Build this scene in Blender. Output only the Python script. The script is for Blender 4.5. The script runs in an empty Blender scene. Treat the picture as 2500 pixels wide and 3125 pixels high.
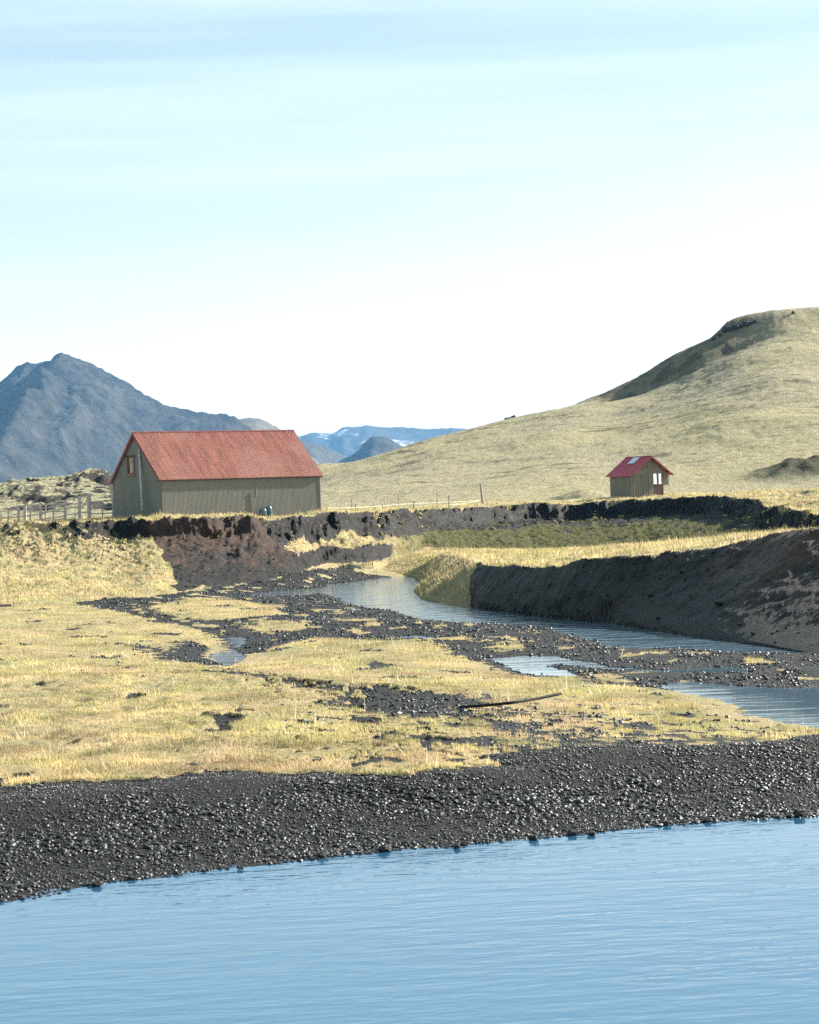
import bpy, math, random
import numpy as np
from mathutils import Vector, Matrix

C = bpy.context.scene
col = C.collection
R = math.radians
rng = np.random.default_rng(7)
random.seed(7)

# ------------------------------------------------------------------ camera
F = 7000.0; HC = 4.8
PITCH = math.atan(14.5 / F); ROLL = R(2.0)
fw = np.array([0, math.cos(PITCH), -math.sin(PITCH)])
r0 = np.array([1.0, 0, 0]); u0 = np.array([0, math.sin(PITCH), math.cos(PITCH)])
rt = math.cos(ROLL) * r0 - math.sin(ROLL) * u0
up = math.cos(ROLL) * u0 + math.sin(ROLL) * r0
cam = bpy.data.cameras.new('camera'); co = bpy.data.objects.new('camera', cam); col.objects.link(co)
cam.sensor_fit = 'HORIZONTAL'; cam.sensor_width = 24; cam.lens = 24 * F / 2500
cam.clip_start = 0.1; cam.clip_end = 60000
M = Matrix(((rt[0], up[0], -fw[0], 0), (rt[1], up[1], -fw[1], 0), (rt[2], up[2], -fw[2], HC), (0, 0, 0, 1)))
co.matrix_world = M
C.camera = co

def ray(px, py):
    return fw + ((px - 1250) * rt - (py - 1562.5) * up) / F
def W(px, py, Y):
    d = ray(px, py); return np.array([d[0] * Y / d[1], Y, HC + d[2] * Y / d[1]])
def G(px, py, z):
    d = ray(px, py); k = (z - HC) / d[2]; return np.array([d[0] * k, d[1] * k, z])

# ------------------------------------------------------------------ world, sun, exposure
SUN_AZ, SUN_EL = R(63), R(28.5)
w = bpy.data.worlds.new("World"); C.world = w; w.use_nodes = True
nt = w.node_tree; bg = nt.nodes['Background']
sky = nt.nodes.new('ShaderNodeTexSky'); sky.sky_type = 'NISHITA'; sky.sun_disc = False
sky.sun_elevation = SUN_EL; sky.sun_rotation = SUN_AZ; sky.air_density = 1.1; sky.dust_density = .5; sky.ozone_density = 2.0
bg.inputs['Strength'].default_value = 0.052
tc = nt.nodes.new('ShaderNodeTexCoord'); mp = nt.nodes.new('ShaderNodeMapping')
mp.inputs['Rotation'].default_value = (0, R(-5), 0); mp.inputs['Scale'].default_value = (2.0, 2.0, 30)
nz = nt.nodes.new('ShaderNodeTexNoise'); nz.inputs['Scale'].default_value = 1.3; nz.inputs['Detail'].default_value = 6; nz.inputs['Roughness'].default_value = .58
cr = nt.nodes.new('ShaderNodeValToRGB')
cr.color_ramp.elements[0].position = .38; cr.color_ramp.elements[0].color = (.30, .30, .30, 1)
cr.color_ramp.elements[1].position = .72; cr.color_ramp.elements[1].color = (.95, .95, .95, 1)
mx = nt.nodes.new('ShaderNodeMix'); mx.data_type = 'RGBA'
nt.links.new(tc.outputs['Generated'], mp.inputs['Vector']); nt.links.new(mp.outputs['Vector'], nz.inputs['Vector'])
nt.links.new(nz.outputs['Fac'], cr.inputs['Fac']); nt.links.new(cr.outputs['Color'], mx.inputs['Factor'])
nt.links.new(sky.outputs['Color'], mx.inputs['A']); mx.inputs['B'].default_value = (4.9, 6.1, 5.8, 1)
# bright thin overcast towards the horizon
sepz = nt.nodes.new('ShaderNodeSeparateXYZ'); nt.links.new(tc.outputs['Generated'], sepz.inputs['Vector'])
ad = nt.nodes.new('ShaderNodeMath'); ad.operation = 'MULTIPLY_ADD'; nt.links.new(sepz.outputs['X'], ad.inputs[0]); ad.inputs[1].default_value = -.13; nt.links.new(sepz.outputs['Z'], ad.inputs[2])
ad2 = nt.nodes.new('ShaderNodeMath'); ad2.operation = 'MULTIPLY_ADD'; nt.links.new(nz.outputs['Fac'], ad2.inputs[0]); ad2.inputs[1].default_value = -.035; nt.links.new(ad.outputs[0], ad2.inputs[2])
hr_ = nt.nodes.new('ShaderNodeValToRGB'); els = hr_.color_ramp.elements
els[0].position = 0.0; els[0].color = (1, 1, 1, 1); els[1].position = .42; els[1].color = (0, 0, 0, 1)
for p_, v_ in ((.04, .85), (.075, .52), (.115, .24), (.17, .06)):
    e_ = els.new(p_); e_.color = (v_, v_, v_, 1)
nt.links.new(ad2.outputs[0], hr_.inputs['Fac'])
mx2 = nt.nodes.new('ShaderNodeMix'); mx2.data_type = 'RGBA'; nt.links.new(hr_.outputs['Color'], mx2.inputs['Factor'])
nt.links.new(mx.outputs['Result'], mx2.inputs['A']); mx2.inputs['B'].default_value = (8.6, 8.6, 8.0, 1)
nt.links.new(mx2.outputs['Result'], bg.inputs['Color'])

sl = bpy.data.lights.new('sun', 'SUN'); so = bpy.data.objects.new('sun', sl); col.objects.link(so)
sl.energy = 4.9; sl.angle = R(.53); sl.color = (1, .94, .84)
sd = Vector((math.sin(SUN_AZ) * math.cos(SUN_EL), math.cos(SUN_AZ) * math.cos(SUN_EL), math.sin(SUN_EL)))
so.rotation_euler = sd.to_track_quat('Z', 'Y').to_euler(); so.location = sd * 100
vs = C.view_settings; vs.view_transform = 'Standard'; vs.look = 'None'; vs.gamma = 1; vs.use_curve_mapping = False
vs.exposure = 1.7
C.cycles.max_bounces = 6; C.cycles.diffuse_bounces = 2; C.cycles.glossy_bounces = 3; C.cycles.transmission_bounces = 3
C.cycles.volume_bounces = 0; C.cycles.caustics_reflective = False; C.cycles.caustics_refractive = False
C.cycles.use_denoising = False; C.cycles.sample_clamp_indirect = 4

# ------------------------------------------------------------------ numpy noise and geometry
PERM = rng.permutation(1024).astype(np.int64)
ANG = rng.random(1024) * 2 * np.pi
GX, GY = np.cos(ANG), np.sin(ANG)
def perlin(x, y):
    xi = np.floor(x).astype(np.int64); yi = np.floor(y).astype(np.int64)
    xf = x - xi; yf = y - yi
    def g(i, j, dx, dy):
        h = PERM[(PERM[(xi + i) & 1023] + yi + j) & 1023]
        return GX[h] * dx + GY[h] * dy
    u = xf * xf * xf * (xf * (xf * 6 - 15) + 10); v = yf * yf * yf * (yf * (yf * 6 - 15) + 10)
    a = g(0, 0, xf, yf); b = g(1, 0, xf - 1, yf); c = g(0, 1, xf, yf - 1); d = g(1, 1, xf - 1, yf - 1)
    return ((a + u * (b - a)) + v * ((c + u * (d - c)) - (a + u * (b - a)))) * 1.5
def fbm(x, y, o=4, s=1.0, k=.5):
    r = 0; a = 1.0
    for i in range(o):
        r = r + a * perlin(x / s + 17.3 * i, y / s - 9.1 * i); s *= .5; a *= k
    return r
def ridged(x, y, o=4, s=1.0, k=.5):
    r = 0; a = 1.0
    for i in range(o):
        r = r + a * (1 - 2 * np.abs(perlin(x / s + 31.7 * i, y / s + 5.3 * i))); s *= .5; a *= k
    return r
def ss(a, b, x):
    t = np.clip((x - a) / (b - a), 0, 1); return t * t * (3 - 2 * t)
def polydist(P, X, Y, closed=True):
    P = np.asarray(P)[:, :2]; n = len(P); d = np.full(X.shape, 1e9); ins = np.zeros(X.shape, bool)
    for i in range(n if closed else n - 1):
        a = P[i]; b = P[(i + 1) % n]; e = b - a; L = max(e @ e, 1e-9)
        t = np.clip(((X - a[0]) * e[0] + (Y - a[1]) * e[1]) / L, 0, 1)
        d = np.minimum(d, (X - a[0] - t * e[0]) ** 2 + (Y - a[1] - t * e[1]) ** 2)
        if closed and a[1] != b[1]:
            c = ((a[1] > Y) != (b[1] > Y)) & (X < (b[0] - a[0]) * (Y - a[1]) / (b[1] - a[1]) + a[0])
            ins ^= c
    d = np.sqrt(d)
    return np.where(ins, d, -d) if closed else d
def idw(P, X, Y, sy=.4, p=3.0):
    num = 0; den = 0
    for q in P:
        w_ = 1 / (((X - q[0]) ** 2 + ((Y - q[1]) * sy) ** 2 + .3) ** (p / 2)); num = num + w_ * q[2]; den = den + w_
    return num / den

# ------------------------------------------------------------------ plan of the valley
def WL(L): return [W(*p) for p in L]
def GL(L, z): return [G(p[0], p[1], z) for p in L]
T = WL([(-500, 1625, 158), (0, 1606, 156), (97, 1598, 155), (200, 1600, 154), (285, 1593, 154), (348, 1589, 155), (458, 1588, 155), (550, 1581, 155),
        (655, 1579, 156), (759, 1573, 157), (795, 1584, 158), (842, 1588, 160), (884, 1578, 163), (967, 1570, 166), (1089, 1566, 175), (1238, 1556, 188),
        (1344, 1552, 196), (1483, 1548, 203), (1623, 1537, 207), (1757, 1537, 208), (1873, 1528, 208), (2018, 1521, 206), (2170, 1515, 202), (2301, 1524, 190),
        (2350, 1547, 178), (2409, 1557, 165), (2500, 1570, 152), (2800, 1600, 128)])
BL = WL([(-500, 1870, 112), (0, 1840, 115), (300, 1830, 120), (500, 1815, 128), (590, 1802, 136), (616, 1790, 141), (725, 1783, 146), (819, 1768, 150),
         (935, 1739, 157), (1000, 1722, 163), (1140, 1718, 166)])
BR = WL([(1300, 1678, 186), (1500, 1674, 190), (1700, 1678, 190), (1900, 1680, 188), (2100, 1678, 176), (2280, 1664, 155), (2500, 1625, 128), (2800, 1620, 105)])
B = BL + BR
FT = WL([(1200, 1735, 164)]) + GL([(1262, 1762), (1280, 1790), (1262, 1806), (1290, 1832), (1380, 1845), (1446, 1852), (1460, 1858), (1560, 1870), (1685, 1887), (1859, 1902),
          (2119, 1945), (2337, 1974), (2500, 2003), (2800, 2040)], 0.0)
MT = WL([(1290, 1692, 176), (1370, 1694, 150), (1440, 1714, 122), (1490, 1727, 109), (1600, 1728, 103.3), (1685, 1730, 98.3), (1801, 1706, 94.5), (1902, 1697, 92), (2156, 1679, 88.5),
         (2264, 1650, 87), (2400, 1625, 85), (2500, 1610, 82), (2800, 1565, 80)])
far = [np.array([400, 128, 5.0]), np.array([400, 900, 5.0]), np.array([-400, 900, 5.0]), np.array([-400, 158, 5.0])]
PT = T + far
near = [np.array([400, 40, .0]), np.array([400, 10, .0]), np.array([-400, 10, .0]), np.array([-400, 112, 0])]
PV = BL + FT + near
PM = MT + BR[::-1] + [BL[-1] * .35 + BR[0] * .65]
ZT = T[1:-1] + WL([(495, 1574, 162), (350, 1584, 166), (980, 1561, 169), (-300, 1598, 168), (0, 1591, 168), (700, 1568, 166),
        (1467, 1538, 208), (1865, 1519, 214), (2040, 1511, 216), (2100, 1507, 222), (2300, 1500, 215), (2500, 1497, 195), (2500, 1527, 170)])
ZT += [np.array([x, 260., 5.0]) for x in (-60, -40, -20, 0, 20, 40, 60, 80)]
ZV = [G(p[0], p[1], p[2]) for p in [(0, 2400, .6), (600, 2351, .6), (1250, 2369, .6), (2000, 2267, .6), (2500, 2225, .15), (2300, 2190, .2), (0, 2200, .62), (0, 2000, .7), (700, 2200, .58),
        (1300, 2200, .42), (1800, 2130, .28), (300, 1950, .5), (900, 1950, .18), (1500, 1980, .2), (2200, 2040, .2), (1000, 1850, .1), (650, 1850, .26), (1300, 2060, .28), (900, 2050, .34)]] + BL + GL([(1200, 1770), (1350, 1880), (1700, 1920), (2100, 1970), (2400, 2000)], .12)
ZM = MT + BR + [BL[-1]]

RX0, RX1, RY0, RY1, RS = -75., 75., 20., 262., .25
gx = np.arange(RX0, RX1 + RS, RS); gy = np.arange(RY0, RY1 + RS, RS)
GXX, GYY = np.meshgrid(gx, gy)
FLD = {}
FLD['T'] = polydist(PT, GXX, GYY); FLD['V'] = polydist(PV, GXX, GYY); FLD['M'] = polydist(PM, GXX, GYY)
Z1 = polydist(T + B[::-1], GXX, GYY)
FLD['zt'] = idw(ZT, GXX, GYY); FLD['zv'] = idw(ZV, GXX, GYY); FLD['zm'] = idw(ZM, GXX, GYY)
FLD['Z1'] = Z1; FLD['dB'] = polydist(B, GXX, GYY, False); FLD['dT'] = polydist(T, GXX, GYY, False)
B_X = BL[-1][0]

def union(polys, z):
    r = None
    for p in polys:
        d = polydist(GL(p, z), GXX, GYY); r = d if r is None else np.maximum(r, d)
    return r
WATER = [
 [(760, 1811), (860, 1806), (950, 1799), (1020, 1792), (1012, 1784), (1100, 1776), (1180, 1764), (1262, 1760), (1280, 1790), (1262, 1806), (1290, 1832), (1380, 1845), (1456, 1857), (1560, 1870), (1685, 1887),
  (1859, 1902), (2119, 1945), (2337, 1974), (3400, 1992), (3400, 1998), (2463, 1998), (2200, 1988), (2028, 1982), (1920, 1980), (1855, 1974), (1800, 1955), (1750, 1938), (1637, 1913), (1540, 1905), (1449, 1902), (1340, 1895), (1232, 1879),
  (1180, 1860), (1101, 1847), (1060, 1830), (1014, 1812), (900, 1818), (800, 1819)],
 [(1489, 2009), (1650, 2003), (1714, 2008), (1800, 2020), (1880, 2035), (1990, 2040), (2100, 2040), (2320, 2044), (2265, 2052), (2100, 2050), (1990, 2053), (1900, 2045), (1800, 2040), (1760, 2030), (1690, 2030), (1672, 2037), (1735, 2052), (1785, 2070), (1720, 2070), (1640, 2058), (1555, 2042)],
 [(2004, 2094), (2040, 2085), (2105, 2083), (2180, 2086), (2264, 2092), (2380, 2098), (3400, 2080), (3400, 2206), (2480, 2222), (2409, 2214), (2340, 2196), (2264, 2178), (2240, 2160), (2214, 2145), (2150, 2130), (2090, 2118)],
 [(696, 1945), (720, 1943), (752, 1947), (748, 1962), (742, 1975), (715, 1985), (745, 1994), (752, 2003), (730, 2025), (690, 2036), (668, 2030), (660, 2022), (630, 2008), (640, 1996), (690, 1990), (720, 1972), (705, 1960)],
 [(1205, 1944), (1260, 1942), (1335, 1948), (1325, 1953), (1240, 1950)],
 [(2480, 2030), (3400, 2006), (3400, 2026), (2490, 2042)],
]
FLD['W'] = union(WATER, 0.0)
SHORE = [(-900, 2960), (-400, 2850), (0, 2757), (72, 2746), (196, 2720), (319, 2697), (507, 2677), (652, 2656), (833, 2639), (1014, 2619), (1250, 2590), (1395, 2585), (1590, 2563), (1800, 2545), (2033, 2520), (2148, 2512), (2380, 2498), (2500, 2493), (3100, 2440), (4200, 2380)]
PP = [np.array([-200, 60, 0])] + GL(SHORE, 0.0) + [np.array([200, 60, 0]), np.array([200, -60, 0]), np.array([-200, -60, 0])]
PP = GL(SHORE, 0.0) + [np.array([200, 30, 0]), np.array([200, 8, 0]), np.array([-200, 8, 0])]
FLD['P'] = polydist(PP, GXX, GYY)
BTOP = [(-900, 2450), (-300, 2420), (0, 2400), (138, 2387), (435, 2376), (540, 2362), (630, 2351), (768, 2351), (833, 2361), (956, 2352), (1100, 2362), (1250, 2366), (1344, 2352), (1440, 2340), (1500, 2325), (1467, 2302), (1520, 2288), (1612, 2276), (1786, 2267), (1975, 2267), (2177, 2263), (2300, 2245), (2409, 2223), (2500, 2209), (3000, 2180), (4000, 2150)]
PB = GL(BTOP, .58) + [np.array([200, 60, 0]), np.array([200, 8, 0]), np.array([-200, 8, 0])]
FLD['Be'] = polydist(PB, GXX, GYY)
G1 = [(218, 1858), (300, 1832), (362, 1843), (378, 1826), (450, 1822), (550, 1818), (620, 1812), (616, 1785), (725, 1780), (819, 1765), (905, 1752), (1010, 1746), (1100, 1752), (1180, 1754), (1262, 1762), (1262, 1806), (1456, 1850), (1859, 1895), (3400, 1985), (3400, 2080),
      (2264, 2092), (2105, 2085), (2004, 2092), (1975, 2085), (1800, 2078), (1714, 2064), (1555, 2040), (1490, 2012), (1395, 1990), (1323, 1974), (1250, 1962), (1150, 1958), (1100, 1950), (980, 1948), (850, 1965), (760, 1985), (690, 1975), (680, 1940), (620, 1925), (530, 1918), (470, 1910), (405, 1890), (310, 1873)]
G2 = [(395, 1948), (430, 1945), (490, 1965), (540, 1945), (560, 1930), (600, 1930), (640, 1950), (620, 1975), (690, 1985), (690, 1998), (560, 1990), (480, 1980)]
G3 = [(552, 2045), (600, 2030), (700, 2035), (790, 2045), (900, 2065), (1020, 2075), (1110, 2070), (1250, 2090), (1400, 2100), (1470, 2120), (1520, 2130), (1450, 2150), (1400, 2150), (1250, 2180), (1000, 2165), (960, 2140), (1060, 2115), (1000, 2105), (850, 2085), (750, 2060), (630, 2055)]
G4 = [(1400, 2150), (1700, 2165), (1900, 2200), (2400, 2200), (2100, 2270), (1786, 2275), (1612, 2280), (1500, 2310), (1480, 2240), (1400, 2200)]
ISL = [[(464, 1855), (600, 1822), (725, 1826), (826, 1840), (860, 1868), (783, 1877), (652, 1890), (530, 1885)], [(735, 1905), (790, 1893), (870, 1898), (960, 1903), (900, 1918), (800, 1918)],
       [(1518, 1955), (1580, 1948), (1600, 1970), (1520, 1972)], [(1770, 2042), (1830, 2028), (1895, 2040), (1850, 2060), (1780, 2058)], [(2060, 2058), (2100, 2052), (2145, 2058), (2100, 2074)],
       [(880, 1755), (1000, 1742), (1050, 1748), (960, 1760)], [(1030, 1880), (1120, 1874), (1160, 1884), (1080, 1894)], [(1300, 1930), (1400, 1925), (1440, 1940), (1360, 1944)]]
FLD['g1'] = union([G1], .15); FLD['g2'] = union([G2], .4); FLD['g3'] = union([G3], .48); FLD['g4'] = union([G4], .55); FLD['is'] = union(ISL, .25)

def samp(name, X, Y):
    f = FLD[name]
    x = np.clip((X - RX0) / RS, 0, f.shape[1] - 1.001); y = np.clip((Y - RY0) / RS, 0, f.shape[0] - 1.001)
    i = x.astype(np.int64); j = y.astype(np.int64); fx = x - i; fy = y - j
    return (f[j, i] * (1 - fx) + f[j, i + 1] * fx) * (1 - fy) + (f[j + 1, i] * (1 - fx) + f[j + 1, i + 1] * fx) * fy

def terrain(X, Y, masks=False):
    n1 = fbm(X, Y, 4, 1.6); n2 = fbm(X + 40, Y - 13, 4, .5); big = fbm(X - 77, Y + 31, 3, 9.0)
    nl = fbm(X * 1.0 + 9, Y * .6 + 91, 4, 2.4)
    xw = X + .25 * n2; yw = Y + .9 * fbm(X + 7, Y * .4 + 3, 3, 2.0)
    lipn = (.8 - .5 * ss(172, 186, Y)) * nl + .08 * n2
    sT = samp('T', X, Y) + np.where(Y > 100, lipn, 0); sV = samp('V', X, Y); sM = samp('M', X, Y)
    zt = samp('zt', X, Y); zv = samp('zv', X, Y); zm = samp('zm', X, Y)
    sW = samp('W', xw, yw) + .12 * n2 + .45 * ss(105, 120, Y); sP = samp('P', X, Y) + .10 * n2
    u = 1250 + F * X / np.maximum(Y, 5)
    # valley floor with channels
    val = zv + .05 * n1 + .10 * big * ss(40, 60, Y)
    gB = samp('Be', xw, Y + .25 * n1)
    g1 = samp('g1', xw, yw); g2 = samp('g2', xw, yw) + .5 * n2; g3 = samp('g3', xw, yw) + 1.0 * n2 + .15; g4 = samp('g4', X, Y) * .25 + 1.0 * n2 + .7 * n1 + 1.2 * fbm(X + 9, Y * .5, 3, .3) + .22
    isl = samp('is', xw, yw) + .5 * n2
    spot = fbm(X + 300, Y * .5 + 100, 4, 1.4)
    gr = np.maximum(np.maximum(ss(-.12, .12, g1 + .15 * n2) * (1 - ss(-.3, .2, isl)), ss(-.2, .2, g2)), np.maximum(ss(-.15, .15, g3), ss(-.15, .2, g4)))
    gr = np.maximum(gr, ss(.54, .66, spot) * .9 * (Y > 36))
    # tiny moss flecks on gravel bars
    gr = gr * (1 - .9 * ss(.45, .6, fbm(X - 50, Y * .5, 3, 1.1)) * (g1 > 0) * ss(.4, 1.2, -sW))
    gr = np.maximum(gr, ss(-.1, .1, gB))
    humm = np.abs(perlin(X / .55, Y / .8)) * .10 + np.abs(perlin(X / 1.3 + 5, Y / 1.7)) * .12
    val = val + humm * (1 - gr) * ss(38, 44, Y) - .05 * gr * (Y > 36) + .05 * n2 * gr
    out = -sW; val0 = val
    rampw = np.where(sW < 0, .01 + out * np.where(Y > 95, .03, .055) + .018 * n2, -.04 - sW * .35)
    val = np.minimum(val, np.maximum(rampw, -.4))
    wj = ss(0, 4, sV) + ss(122, 114, Y) + ss(B_X - 6, B_X + 3, X); val = np.where(wj < 1, val0 * (1 - wj) + val * np.minimum(wj, 1), val)
    # beach
    berm = .10 * np.exp(-((-sP - 4.3 - .8 * fbm(X, Y * 0 + 3, 2, 4.)) / .8) ** 2)
    bz = np.where(sP < 0, .50 * ss(0, 5.0, -sP) + .015 * -sP + berm + .02 * n2, -.02 - .25 * sP)
    bz = np.maximum(bz, -.6)
    wB = ss(0, 1.4, samp('Be', X, Y))
    val = np.where(wB > 0, val * (1 - wB) + np.minimum(bz, np.maximum(val, bz)) * wB, val)
    # valley side / banks
    dT = np.maximum(-sT, 0); dVm = np.maximum(-sV, 0); dM = np.maximum(-sM, 0)
    z1 = samp('Z1', X, Y)
    zone1 = (z1 > 0) | ((sV < 0) & (sM < 0) & (Y > 125) & (X < B_X))
    wr = ss(-6, 2, X - B_X)
    low = zv * (1 - wr) + zm * wr
    dB = samp('dB', X, Y)
    t = dB / (dB + dT + 1e-6)
    hl = .25 + .75 * ss(250, 420, u) + .35 * ss(1250, 1500, u)
    a = 1.35 - .55 * ss(330, 470, u) + .25 * ss(900, 1300, u)
    slope_n = (.22 * n1 + .16 * n2) * ss(0, .15, t)
    left = 1 - ss(380, 460, u)
    humk = (np.abs(perlin(X / 1.1, Y / .8)) * .28 + np.abs(perlin(X / .45, Y / .4)) * .16) * ss(.25, .7, t)
    gully = ridged(X, Y * .12 + X * .2, 3, 1.6) * .09 * ss(0, .3, t) * (1 - left)
    bank = low + (zt - hl - low) * t ** a + slope_n * .55 + humk * (.9 * left + .25 * (1 - ss(1100, 1400, u))) + gully * (1 - .7 * ss(1100, 1400, u))
    # bench between u 880 and 1160
    bm = ss(880, 930, u) * (1 - ss(1140, 1250, u))
    bench = low + (zt - hl - low) * (.36 * ss(.05, .22, t + .05 * nl) + .64 * t ** 1.5) + slope_n
    bank = bank * (1 - bm) + bench * bm
    lipz = bank + hl * ss(1.0, .0, dT) * ss(0, .1, t)
    # mound face
    dF = dVm; tm = dF / (dF + dM + 1e-6)
    am = .62 + .22 * ss(1850, 2350, u)
    am = np.where(u < 1420, .9, am)
    mface = zm * tm ** am + (.06 * n1 + .05 * n2) * ss(0, .2, tm) + ridged(X + Y * .5, Y * .3, 3, 2.5) * .05 * ss(.1, .6, tm) * ss(1900, 2200, u)
    zter = zt + .12 * n1 + .06 * n2 + .35 * ss(4, 14, sT) * big * .5 * (Y < 300)
    zmd = zm + .12 * big + .06 * n1 + .05 * n2
    # smooth the joins
    zmd_in = zmd
    z = np.where(zone1, lipz, mface)
    z = np.where((sV > 0) & (sT <= 0), val, z)
    z = np.where((sM > 0) & (sT <= 0), zmd_in, z)
    z = np.where(sT > 0, zter, z)
    z = np.where(Y < 12, np.minimum(-.6 + (12 - Y) * .6, 3.1), z)
    z = np.where(Y > 262, 5.0 + np.minimum(0, -(Y - 300) * .002 * (Y > 300)) , z)
    if not masks: return z
    reg = np.where(sT > 0, 3, np.where(sM > 0, 2, np.where(sV > 0, 0, np.where(zone1, 1, 4))))
    grass = np.ones_like(X); soil = np.zeros_like(X); red = np.zeros_like(X); moss = np.zeros_like(X)
    gr = np.maximum(gr, ss(2.2, 1.2, sV) * (u > 1425) * (Y > 55) * (Y < 118) * (X > 1))
    grass = np.where(reg == 0, 1 - gr, grass)
    # zone 1
    ul = 440 + 95 * (1 - t) + 25 * nl; ur = 790 + 150 * (1 - t) + 25 * nl
    slide = ss(-12, 8, u - ul) * ss(-10, 12, ur - u)
    rightd = ss(1090, 1150, u) * ss(.50, .62, t + .25 * nl + .1 * n2 - .2 * ss(1250, 1500, u)) * (1 - ss(2330, 2420, u) * ss(.8, .9, t) * 0)
    benchd = bm * ss(.03, .08, t) * (1 - ss(.22, .28, t + .06 * nl)) + bm * ss(.93, .97, t + .06 * nl)
    lipd = ss(.0, .12, dT) * (1 - ss(.7, 1.3, dT + .6 * nl)) * ss(180, 330, u)
    clod = ss(.30, .45, nl + n2 * .6) * ss(.55, .8, t) * (1 - ss(330, 430, u)) * .9
    rb = ss(2250, 2350, u) * ss(.2, .4, t)
    s1 = np.clip(np.maximum.reduce([slide, rightd, benchd, lipd, clod, rb]), 0, 1)
    soil = np.where(reg == 1, s1, soil)
    red = np.where(reg == 1, slide * ss(-.3, .5, t - .35 + .5 * n1), red)
    moss = np.where(reg == 1, ss(1100, 1350, u) * .9, moss)
    # mound face
    sm = np.where(u < 1445 + 25 * nl, ss(1395, 1410, u) * 0, 1.0)
    soil = np.where(reg == 4, sm, soil)
    red = np.where(reg == 4, ss(2080, 2400, u + 160 * n1) * ss(.25, .7, tm + .35 * n1), red)
    moss = np.where((reg == 4) & (sm < .5), .15, moss)
    edge = ss(1.0, .2, sM) * ss(1700, 1850, u)
    soil = np.where(reg == 2, np.maximum(edge * ss(-.4, .2, n2), 0), soil)
    grass = np.where(reg == 0, grass, 1 - soil)
    soilt = np.where(reg == 3, ss(.75, .9, nl + .4 * n2) * (sT < 12), 0)
    soil = np.maximum(soil, soilt); grass = np.where(reg == 3, 1 - soilt, grass)
    return z, np.stack([np.clip(grass, 0, 1), np.clip(red, 0, 1), np.clip(moss, 0, 1), np.clip(soil, 0, 1)], -1), reg, t, u

# ------------------------------------------------------------------ object helpers
def tag(o, label=None, cat=None, group=None, kind=None):
    if label: o['label'] = label
    if cat: o['category'] = cat
    if group: o['group'] = group
    if kind: o['kind'] = kind
    return o
def link(o, parent=None):
    col.objects.link(o)
    if parent is not None: o.parent = parent
    return o
def np_mesh(name, V, Fc, mat, smooth=True, attrs=None, parent=None):
    me = bpy.data.meshes.new(name); V = np.ascontiguousarray(V, dtype=np.float32); Fc = np.ascontiguousarray(Fc, dtype=np.int32)
    k = Fc.shape[1]
    me.vertices.add(len(V)); me.vertices.foreach_set('co', V.ravel())
    me.loops.add(Fc.size); me.loops.foreach_set('vertex_index', Fc.ravel())
    me.polygons.add(len(Fc)); me.polygons.foreach_set('loop_start', np.arange(0, Fc.size, k, dtype=np.int32))
    me.polygons.foreach_set('loop_total', np.full(len(Fc), k, dtype=np.int32))
    me.polygons.foreach_set('use_smooth', np.full(len(Fc), smooth))
    for n, a in (attrs or {}).items():
        at = me.attributes.new(n, 'FLOAT_COLOR', 'POINT'); at.data.foreach_set('color', np.ascontiguousarray(a, dtype=np.float32).ravel())
    me.update(calc_edges=True); me.materials.append(mat)
    return link(bpy.data.objects.new(name, me), parent)
def grid_faces(nr, nc):
    i = np.arange(nr - 1)[:, None] * nc + np.arange(nc - 1)[None, :]
    return np.stack([i, i + 1, i + nc + 1, i + nc], -1).reshape(-1, 4)
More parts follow.
